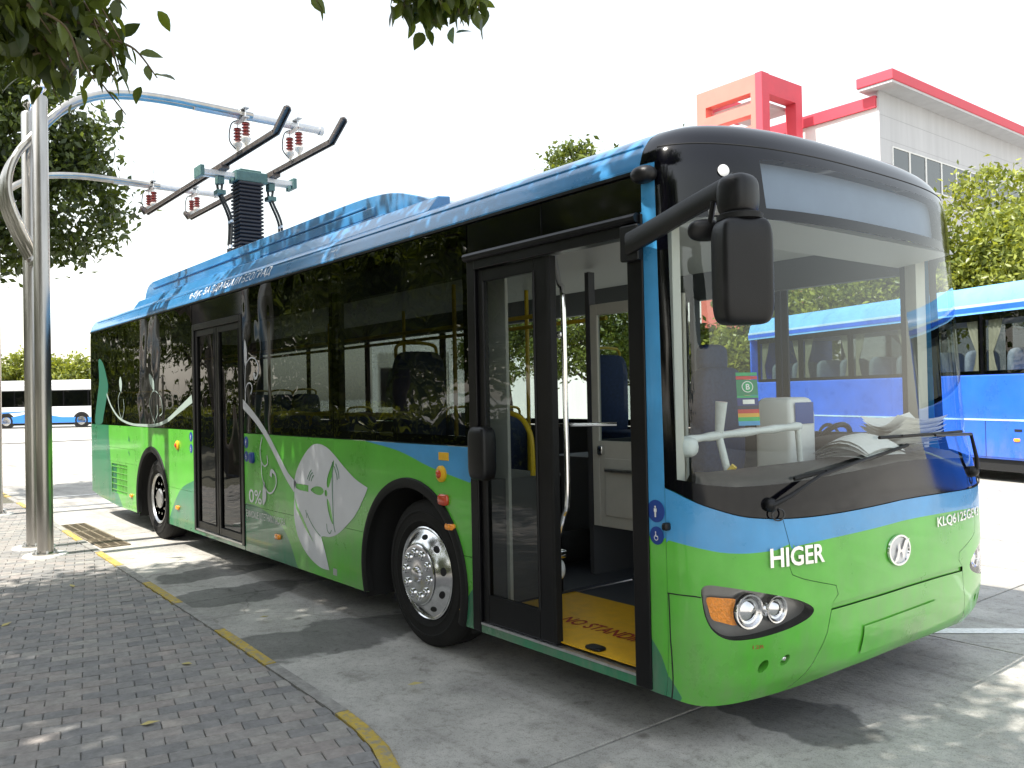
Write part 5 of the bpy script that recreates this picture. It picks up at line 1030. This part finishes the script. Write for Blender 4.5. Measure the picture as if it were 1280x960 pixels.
for x in (X0+1.0, X0+3.9, X0+5.2, X0+6.9, X0+8.2): cob('locker_seam', MB().box(x, x+.012, .0105, .0125, .42, 1.03), 'dark')
for x in (X0+3.3, X0+4.55, X0+6.2, X0+7.5): cob('locker_handle', MB().box(x, x+.14, .0105, .02, .86, .90), 'dark', bev=.004)
for x in (X0+4.5, X0+6.0, X0+7.6, X0+9.2): o = cob('marker_light', rbox(MB(), (x, .012, .72), (.06, .015, .03), .5, 12, 8), 'amber', sm=180)
# ================================================================== WHITE AND BLUE BUS ACROSS THE YARD
wb = thing('city_bus', 'white city bus with blue lower waves parked across the yard in front of trees', 'bus', (-67.2, 6.0, -.05), R(50))
paint('buswhite', (.78, .79, .8), .05); mat('busblue', (.05, .25, .75), .4)
def wob_(name, mb, m1, par=wb, sm=None, bev=0): return ob(name, mb, m1, par, sm, bev, loc=(0, 0, 0))
B0, B1 = -4.2, 8.2
wob_('body', MB().box(B0, B1, 0, 2.5, .35, 1.5).box(B0, B1, 0, 2.5, 2.62, 3.05), 'buswhite', bev=.06); wob_('roof', MB().box(B0+.5, B1-.5, .2, 2.3, 3.05, 3.35), 'buswhite', bev=.08)
wob_('stripe', MB().prism([(B0, .36), (1.2, .36), (3.3, .36), (7, .36), (7, .7), (4.5, .75), (3, 1.0), (2.2, 1.05), (1, .8), (-1, .7), (-2.2, .95), (B0, .6)], lambda u, v, d: (u, d, v), -.012, -.002), 'busblue'); wob_('stripe', MB().prism([(-2.5, 1.0), (0, 1.15), (2.0, 1.2), (3.0, 1.35), (1.5, 1.12), (-.5, 1.02)], lambda u, v, d: (u, d, v), -.012, -.002), 'busblue')
wob_('skirt', MB().box(B0+.1, B1-.1, .1, 2.4, .2, .35), 'dark'); wob_('interior', MB().box(B0+.2, B1-.2, .4, 2.3, 1.5, 2.62), 'inner')
for k in range(7):
    a = B0+.1+k*1.75; w = wob_('side_window', MB().box(a, a+1.72, .01, .05, 1.52, 2.6), 'blackframe'); ob('pane', MB().add([(a+.04, .004, 1.56), (a+1.68, .004, 1.56), (a+1.68, .004, 2.56), (a+.04, .004, 2.56)], [(0, 1, 2, 3)]), 'coachglass', w, None, loc=(0, 0, 0))
for x in (-2.9+3.45, 5.9): 
    w = wob_('wheel', MB().lathe([(.3, -.0), (.46, -.01), (.49, .04), (.49, .26), (.3, .28)], (x, -.01, .49), 'y', 24), 'tyre', sm=40); ob('rim', MB().lathe([(.3, .0), (.2, .05), (.1, .0), (.0001, .0)], (x, -.012, .49), 'y', 20), 'rimalu', w, 30, loc=(0, 0, 0)); wob_('arch_trim', MB().lathe([(.6, -.006), (.6, .0), (.49, .0), (.49, -.006)], (x, -.002, .5), 'y', 24), 'dark')
# ================================================================== CREAM BUS BEYOND
cm = thing('bus', 'cream coach with wide windscreen parked behind the shrubs beyond the green bus', 'bus', (-22.5, 12.3, 0), R(58)); paint('cream', (.7, .68, .6), .05)
def cmo(name, mb, m1, par=cm, sm=None, bev=0): return ob(name, mb, m1, par, sm, bev, loc=(0, 0, 0))
cmo('body', MB().box(-1.2, 1.2, 0, 9, .35, 1.3).box(-1.2, 1.2, 0, 9, 2.6, 3.15).box(-1.2, -1.1, 0, .1, 1.3, 2.6).box(1.1, 1.2, 0, .1, 1.3, 2.6), 'cream', bev=.08); cmo('windscreen', MB().box(-1.1, 1.1, .03, .06, 1.3, 2.6), 'winglass'); cmo('side_wall', MB().box(-1.2, -1.15, .1, 9, 1.3, 2.6).box(1.15, 1.2, .1, 9, 1.3, 2.6), 'blackgloss')
for x in (-.85, .85): cmo('headlight', rbox(MB(), (x, -.01, .8), (.2, .03, .1), .5), 'chrome', sm=180); cmo('wheel', MB().lathe([(.2, x-.1), (.48, x-.1), (.48, x+.1), (.2, x+.1)], (0, 1.5, .48), 'x', 20), 'tyre')
# ================================================================== FACTORY BUILDING
bd = thing('factory_building', 'white factory building with red roof trim and red frame tower', 'building', (-20, 36, 0))
mat('wallwhite', (.74, .74, .73), .8, var=.08, vs=1.2, stretch=(1, 1, .12)); mat('shadegrey', (.50, .50, .52), .7, var=.1, vs=1.5, stretch=(1, 1, .1)); mat('redtrim', (.6, .06, .09), .55, var=.08, vs=1); mat('pinkred', (.72, .2, .16), .6, var=.08, vs=1)
bx0, by0 = -16.3, 31.7
ob('wall', MB().box(-60, bx0, by0, 60, 0, 13.9), 'wallwhite', bd, None)
ob('shaded_cladding', MB().box(bx0+.003, bx0+.08, by0+.003, 60, 0, 14.3), 'shadegrey', bd, None)  # white wall's face away from the sun, its shade put into the grey
for k in range(9): ob('cladding_joint', MB().box(bx0+.079, bx0+.083, by0+.02, 60, 6.2+1.0*k, 6.215+1.0*k), 'jointgrey' if 'jointgrey' in MATS else mat('jointgrey', (.33, .33, .35), .8), bd, None)
ob('parapet_trim', MB().box(-60, bx0-.02, by0-.12, by0+.3, 13.5, 14.0), 'redtrim', bd, None)
rf = ob('roof', MB().box(bx0-.6, bx0+1.0, by0-.6, 60, 14.3, 14.75), 'redtrim', bd, None, .04); ob('soffit', MB().box(bx0-.55, bx0+.95, by0-.55, 60, 14.2, 14.3), 'shadegrey', rf, None)
for r_, (z0, z1) in enumerate(((10.45, 12.0), (4.6, 6.4))):
    for k in range(14):
        y = by0+1.0+1.5*k; w = ob('window', MB().box(bx0+.06, bx0+.12, y, y+.06, z0, z1).box(bx0+.06, bx0+.12, y+1.44, y+1.5, z0, z1).box(bx0+.06, bx0+.12, y+.06, y+1.44, z0, z0+.06).box(bx0+.06, bx0+.12, y+.06, y+1.44, z1-.06, z1), 'wallwhite', bd, None)
        ob('pane', MB().box(bx0+.06, bx0+.09, y+.06, y+1.44, z0+.06, z1-.06), 'buildglass' if 'buildglass' in MATS else mat('buildglass', (.05, .06, .07), .08, spec=.8), w, None)
# red frame tower in front of the facade
tx0, tx1, ty0, ty1, tz = -20.85, -19.3, 26.0, 27.8, 15.1
# facing wall (towards the yard) with two slots, open side towards +x
sx0, sx1, sy0, sy1 = -22.75, -19.3, 27.8, 30.3
tw = ob('frame_tower', MB().box(sx0, sx1, sy0, sy0+.5, 14.35, 15.1).box(sx0+.5, sx1-.55, sy0, sy0+.5, 13.42, 13.9).box(sx0, sx1, sy0, sy0+.5, 0, 12.95).box(sx0, sx0+.5, sy0, sy0+.5, 12.95, 14.35).box(sx1-.55, sx1, sy0, sy0+.5, 12.95, 14.35), 'pinkred', bd, None)
ob('tower_beam', MB().box(sx1-.5, sx1+.02, sy0+.5, sy1+.5, 14.25, 15.1), 'redtrim', tw, None); ob('tower_beam', MB().box(sx0, sx0+.5, sy0+.5, sy1+.5, 14.25, 15.1), 'redtrim', tw, None); ob('tower_post', MB().box(sx1-.5, sx1+.02, sy1, sy1+.5, 0, 14.25), 'redtrim', tw, None); ob('tower_post', MB().box(sx1-.3, sx1+.03, sy0-.01, sy0+.52, 0, 15.12), 'redtrim', tw, None)
ob('tower_slab', MB().box(sx0+.6, sx1-.6, sy0+.5, sy1+.5, 14.05, 14.22), 'shadegrey', tw, None)
# ================================================================== TREES
leafmat('leafnear', (.065, .105, .025), .55, .4); leafmat('leafdark', (.06, .10, .028), .55, .35); leafmat('leafbright', (.19, .26, .06), .5, .35); leafmat('leafmid', (.09, .14, .028), .5, .3)
mat('bark', (.10, .085, .07), .9, var=.4, vs=12, bump=.8, bs=25, stretch=(1, 1, .25)); mat('twig', (.11, .08, .045), .8)
def leaves_mesh(name, P, size, seed, asp=.48, droop=.35):
    r = np.random.default_rng(seed); n = len(P)
    d = r.normal(size=(n, 3)); d[:, 2] -= droop; d /= np.linalg.norm(d, axis=1)[:, None]
    a = r.normal(size=(n, 3)); w = np.cross(d, a); w /= np.linalg.norm(w, axis=1)[:, None]+1e-9; u = np.cross(w, d)
    s = size*r.uniform(.65, 1.25, n)[:, None]
    A = P-d*s*.5; B = P+d*s*.5; C = P+w*s*asp*.5-d*s*.06+u*s*.08; D = P-w*s*asp*.5-d*s*.06+u*s*.08
    V = np.stack([A, C, B, D], 1).reshape(-1, 3); F = np.arange(4*n).reshape(-1, 4); F = np.concatenate([F[:, [0, 1, 2]], F[:, [0, 2, 3]]], 0)
    me = bpy.data.meshes.new(name); me.vertices.add(len(V)); me.vertices.foreach_set('co', V.ravel().astype(np.float32)); k = len(F)
    me.loops.add(3*k); me.loops.foreach_set('vertex_index', F.ravel().astype(np.int32)); me.polygons.add(k); me.polygons.foreach_set('loop_start', np.arange(0, 3*k, 3, dtype=np.int32)); me.polygons.foreach_set('loop_total', np.full(k, 3, np.int32)); me.update(calc_edges=True)
    return me
def crown_pts(blobs, n, seed, clump=.35, per=22, shell=.55):
    r = np.random.default_rng(seed); vol = np.array([b[3]*b[4]*b[5] for b in blobs])**.75; pr = vol/vol.sum(); k = max(1, n//per); bi = r.choice(len(blobs), k, p=pr); B = np.array(blobs)[bi]
    d = r.normal(size=(k, 3)); d /= np.linalg.norm(d, axis=1)[:, None]; rad = r.uniform(shell**3, 1, k)**(1/3); C = B[:, :3]+d*rad[:, None]*B[:, 3:6]
    idx = r.choice(k, n); P = C[idx]+r.normal(size=(n, 3))*clump*r.uniform(.4, 1, (n, 1))*np.array([1, 1, .7]); return P, C
def tree(name, label, base, blobs, n, size, matn, seed, group=None, trunk_r=.16, clump=.35, per=22, cat='tree', split=None, shell=.55):
    th = thing(name, label, cat, base, group=group); P, C = crown_pts(blobs, n, seed, clump, per, shell)
    me = leaves_mesh('crown', P, size, seed); me.materials.append(MATS[matn]); o = bpy.data.objects.new('crown', me); COL.objects.link(o); o.parent = th; o.matrix_parent_inverse = parent_inv(th); o['kind'] = 'stuff'
    m = MB(); B = np.array(blobs); top = B[:, :3].mean(0); b0 = np.array(base, float); r = np.random.default_rng(seed+1)
    fork = b0+(top-b0)*np.array([.25, .25, .55]); m.tube(spline([b0, b0+(fork-b0)*.5+r.normal(size=3)*.05, fork], 5), list(np.linspace(trunk_r*1.25, trunk_r*.8, 11)), 10)
    for b in B: 
        e = b[:3]; mid = (fork+e)/2+np.array([0, 0, -.15])+r.normal(size=3)*.12; m.tube(spline([fork-np.array([0, 0, .1]), mid, e], 4), list(np.linspace(trunk_r*.6, trunk_r*.18, 9)), 7)
    for c in C[:: max(1, len(C)//40)]:
        j = np.argmin(((B[:, :3]-c)**2).sum(1)); m.tube([B[j, :3], (B[j, :3]+c)/2+r.normal(size=3)*.08, c], [trunk_r*.18, trunk_r*.1, .008], 5)
    ob('trunk', m, 'bark', th, 60); return th
def rand_blobs(x, y, z, n, sx, sy, sz, r0, r1, seed):
    r = np.random.default_rng(seed); return [(x+sx*a, y+sy*b, z+sz*c, *(np.array([1, 1, .75])*q)) for a, b, c, q in zip(r.uniform(-1, 1, n), r.uniform(-1, 1, n), r.uniform(-1, 1, n), r.uniform(r0, r1, n))]
# street trees on the pavement whose crowns shade the bus (above and behind the viewer)
tree('camphor_tree', 'tall camphor tree on the pavement whose crown overhangs the front doors of the bus', (-4.4, -6.4, 0), rand_blobs(-4.0, -4.9, 6.5, 13, 2.3, 2.0, .7, .9, 1.35, 11)+[(-5.4, -2.9, 6.4, .9, .8, .6), (-4.2, -2.7, 6.3, 1.0, .8, .6), (-3.0, -2.6, 6.2, 1.0, .8, .6), (-5.7, -4.3, 6.3, .9, .9, .7)], 31000, .17, 'leafnear', 21, 'camphor trees along the pavement', .17, .33)
tree('camphor_tree', 'camphor tree on the pavement with low sprays hanging before the front of the bus', (.6, -6.6, 0), rand_blobs(-.5, -5.1, 6.3, 12, 2.2, 1.8, .7, .9, 1.3, 12)+[(-1.9, -2.6, 6.0, .9, .8, .55), (-.9, -3.0, 5.9, .9, .8, .55)], 28000, .17, 'leafnear', 22, 'camphor trees along the pavement', .17, .33)
tree('camphor_tree', 'dense dark camphor tree rising behind the charging masts', (-15.8, -3.6, 0), [(-15.8, -1.5, 7.4, 1.6, 1.5, 1.2), (-15.4, -.3, 6.4, 1.2, 1.2, 1.0), (-15.6, .5, 5.3, 1.0, .9, 1.0), (-16.2, -1.4, 5.6, 1.5, 1.5, 1.2), (-15.9, -.3, 4.7, .8, .8, .7), (-16, -2.8, 6.5, 1.8, 1.5, 1.6), (-16.5, -1.0, 8.4, 1.5, 1.6, 1.0), (-15.0, .55, 6.2, .6, .6, .7)], 34000, .17, 'leafdark', 23, 'camphor trees along the pavement', .16, .28)
for i, (x, y) in enumerate(((-12.5, -8.5), (-20, -9.5), (-27, -9), (-36, -10), (-8, -10.5))):
    tree('camphor_tree', ['camphor tree at the back of the pavement behind the charging masts', 'camphor tree at the back of the pavement past the dark camphor tree', 'camphor tree on the verge well beyond the bus tail', 'last camphor tree of the verge row', 'camphor tree at the back of the pavement across from the bus middle'][i], (x, y, 0), rand_blobs(x, y, 5.2, 9, 1.6, 1.6, 1.5, 1.1, 1.7, 40+i), 7000, .26, 'leafmid', 50+i, 'camphor trees along the verge', .17, .4)
hd = thing('hedge', 'clipped green hedge along the back of the pavement', 'hedge', (-16, -7.6, 0)); r = np.random.default_rng(5); n = 16000
P = np.stack([r.uniform(-40, 3, n), -7.6+r.uniform(-.6, .6, n), r.uniform(.05, 1.35, n)], 1); P[:, 2] += .12*np.sin(P[:, 0]*2.1); me = leaves_mesh('foliage', P, .17, 6); me.materials.append(MATS['leafbright']); o = bpy.data.objects.new('foliage', me); COL.objects.link(o); o.parent = hd; o.matrix_parent_inverse = parent_inv(hd); o['kind'] = 'stuff'
ob('hedge_core', MB().box(-40, 3, -8.0, -7.2, 0, 1.1), mat('hedgecore', (.02, .03, .01), .9), hd, None)
for i in range(9):
    x = 6-i*6.2; y = -14.5+1.2*math.sin(i*1.7)
    tree('belt_tree', 'broad leafy tree of the dense belt closing the pavement side', (x, y, 0), rand_blobs(x, y, 4.6, 12, 3.0, 1.6, 3.4, 1.5, 2.3, 200+i), 9000, .38, 'leafmid', 220+i, 'belt of trees behind the hedge', .2, .55)
for i, (x, y) in enumerate(((-45, -8), (-51, -7), (-57, -5.5), (-64, -4), (-72, -2.5))):
    tree('belt_tree', 'broad leafy tree of the dense belt closing the pavement side', (x, y, 0), rand_blobs(x, y, 4.2, 12, 2.6, 1.6, 3.2, 1.5, 2.2, 240+i), 8000, .42, 'leafmid', 260+i, 'belt of trees behind the hedge', .2, .55)
# trees behind the coach and round the yard
for i, (x, y, z, s, lab, mt) in enumerate((
        (-6.6, 23.5, 6.3, 2.9, 'bright camphor tree behind the blue coach in front of the factory', 'leafbright'), (-10.3, 22.3, 5.0, 2.3, 'lower bright tree behind the blue coach beside the factory corner', 'leafbright'),
        (-3.0, 24.5, 6.3, 2.6, 'bright tree behind the far end of the blue coach', 'leafbright'), (-14.5, 21.5, 3.6, 1.7, 'rounded shrub tree beyond the green bus driver side', 'leafbright'), (-19.5, 22.5, 3.4, 1.8, 'spreading shrub tree beyond the cream coach', 'leafmid'),
        (-25.5, 23.5, 3.6, 2.0, 'shrub tree in the row beyond the bus middle', 'leafmid'), (-32, 24, 4.0, 2.2, 'broad tree in the row beyond the bus tail', 'leafmid'), (-18.2, 19.9, 9.25, 1.75, 'tall tree whose top shows over the roof of the green bus', 'leafmid'), (-20.1, 18.3, 8.9, 1.5, 'slender tree top beside the tall tree over the bus roof', 'leafmid'))):
    n_ = 9; bl_ = rand_blobs(x, y, z, n_, s*.75, s*.75, s*.55, s*.45, s*.7, 70+i)
    tree('yard_tree', lab, (x, y, 0), bl_, 22000 if i < 3 else 11000, .2 if i < 3 else .24, mt, 90+i, 'trees round the yard', .14, .3)
for i in range(9):
    x = -101+i*1.2; y = 3.5+i*3.4; z = 4.6+.5*math.sin(i*2.1)
    tree('yard_tree', 'leafy tree of the far row across the yard behind the white bus', (x, y, 0), rand_blobs(x, y, z, 8, 2.0, 2.0, 1.6, 1.2, 1.9, 130+i), 5000, .42, 'leafbright', 150+i, 'far row of trees across the yard', .2, .5)
# ------------------------------------------------------------------ low sprays of single leaves hanging into view
lp = MB(); k = 6
pr = [(0, 0), (.12, .55), (.32, .95), (.55, .9), (.78, .52), (1, 0)]
lv = [(t*1.0, s_*w*.28, .10*w*abs(s_)-.12*t*t) for t, w in pr for s_ in (-1, 0, 1)]
lf_ = [(3*i+j, 3*i+3+j, 3*i+4+j, 3*i+1+j) for i in range(5) for j in range(2)]
leafme = None
def spray(tr_, twigs, seed, label=None, scale=.098):
    global leafme
    r = np.random.default_rng(seed)
    for p0, p1, nl in twigs:
        m = MB(); L = []
        p0, p1 = np.array(p0, float), np.array(p1, float); mid = (p0+p1)/2+np.array([0, 0, .05])+r.normal(size=3)*.02; path = np.array(spline([p0, mid, p1], 6)); m.tube(path, list(np.linspace(.007, .0025, len(path))), 5)
        for q in range(nl):
            t = (q+.5)/nl; p = np.array([np.interp(t, np.linspace(0, 1, len(path)), path[:, c]) for c in range(3)]); dr = (p1-p0)/np.linalg.norm(p1-p0); d = dr*.5+r.normal(size=3)*.6; d[2] -= .75; L.append((p, d/np.linalg.norm(d)))
        br = ob('branch', m, 'twig', tr_, 60)
        hang(br, L, r, scale)
def hang(br, L, r, scale):
    global leafme
    for p, d in L:
        if leafme is None:
            o = ob('leaf', MB().add(lv, lf_), 'leafnear', br, 170, loc=(0, 0, 0)); leafme = o.data
        else: o = bpy.data.objects.new('leaf', leafme); COL.objects.link(o); o.parent = br
        q = Vector(d).to_track_quat('X', 'Z'); e = q.to_euler(); o.rotation_euler = e; o.rotation_euler.rotate_axis('X', float(r.uniform(-1.2, 1.2))); s_ = scale*r.uniform(.7, 1.2); o.scale = (s_, s_, s_); o.location = tuple(p)
near = [o for o in bpy.data.objects if o.name.startswith('camphor_tree') and o.get('label', '').startswith('camphor tree on the pavement with low')][0]
# world position == local because the tree root sits on unrotated ground: shift into root frame with a carrier inverse
def rsprays(c, ext, nt, nl, seed, root_pt):
    r = np.random.default_rng(seed); tw = []
    for i in range(nt):
        e = np.array(c)+r.uniform(-1, 1, 3)*np.array(ext); s = e+(np.array(root_pt)-e)*r.uniform(.14, .3)+r.normal(size=3)*.04; tw.append((s, e, nl))
    return tw
spray(near, rsprays((-1.94, -2.12, 3.12), (.34, .27, .22), 30, 6, 301, (-2.1, -2.7, 3.9)), 302)
spray(near, rsprays((-1.33, -.70, 3.44), (.16, .15, .08), 14, 7, 303, (-1.3, -1.0, 4.0)), 304)
spray(near, rsprays((-1.72, -1.22, 3.50), (.10, .12, .05), 1, 7, 305, (-1.7, -1.5, 4.0)), 306)
def leaf_mass(c, ext, n, seed):
    r = np.random.default_rng(seed); P = np.array(c)+r.normal(size=(n, 3))*np.array(ext)*.55
    me = bpy.data.meshes.new('leaf_mass'); vs = []; fs = []; L0 = np.array(lv)
    for p in P:
        d = r.normal(size=3)*.6; d[2] -= .7; q = Vector(d).to_track_quat('X', 'Z').to_matrix() @ Matrix.Rotation(float(r.uniform(-1.2, 1.2)), 3, 'X'); b = len(vs)
        vs += [tuple(x) for x in (np.array(q) @ (L0*.098*r.uniform(.7, 1.15)).T).T+p]; fs += [tuple(i+b for i in f) for f in lf_]
    me.from_pydata(vs, [], fs); me.materials.append(MATS['leafnear']); me.shade_smooth(); o = bpy.data.objects.new('leaf_mass', me); COL.objects.link(o); o.parent = near; o.matrix_parent_inverse = parent_inv(near); o['kind'] = 'stuff'
leaf_mass((-2.12, -2.32, 3.3), (.34, .3, .22), 700, 311); leaf_mass((-1.33, -.72, 3.58), (.20, .17, .12), 420, 312)
# boughs that carry the sprays
m = MB(); m.tube(spline([(-.2, -5.0, 5.6), (-1.3, -3.8, 5.0), (-2.1, -2.7, 4.3), (-2.1, -2.6, 3.7)], 6), list(np.linspace(.05, .008, 19)), 7); m.tube(spline([(-1.3, -3.8, 5.0), (-1.5, -2.4, 4.8), (-1.4, -1.3, 4.35), (-1.32, -.95, 3.9)], 6), list(np.linspace(.03, .006, 19)), 7); m.tube([(-1.45, -1.9, 4.6), (-1.7, -1.5, 4.0), (-1.72, -1.3, 3.75)], [.015, .01, .004], 6)
ob('bough', m, 'bark', near, 60)
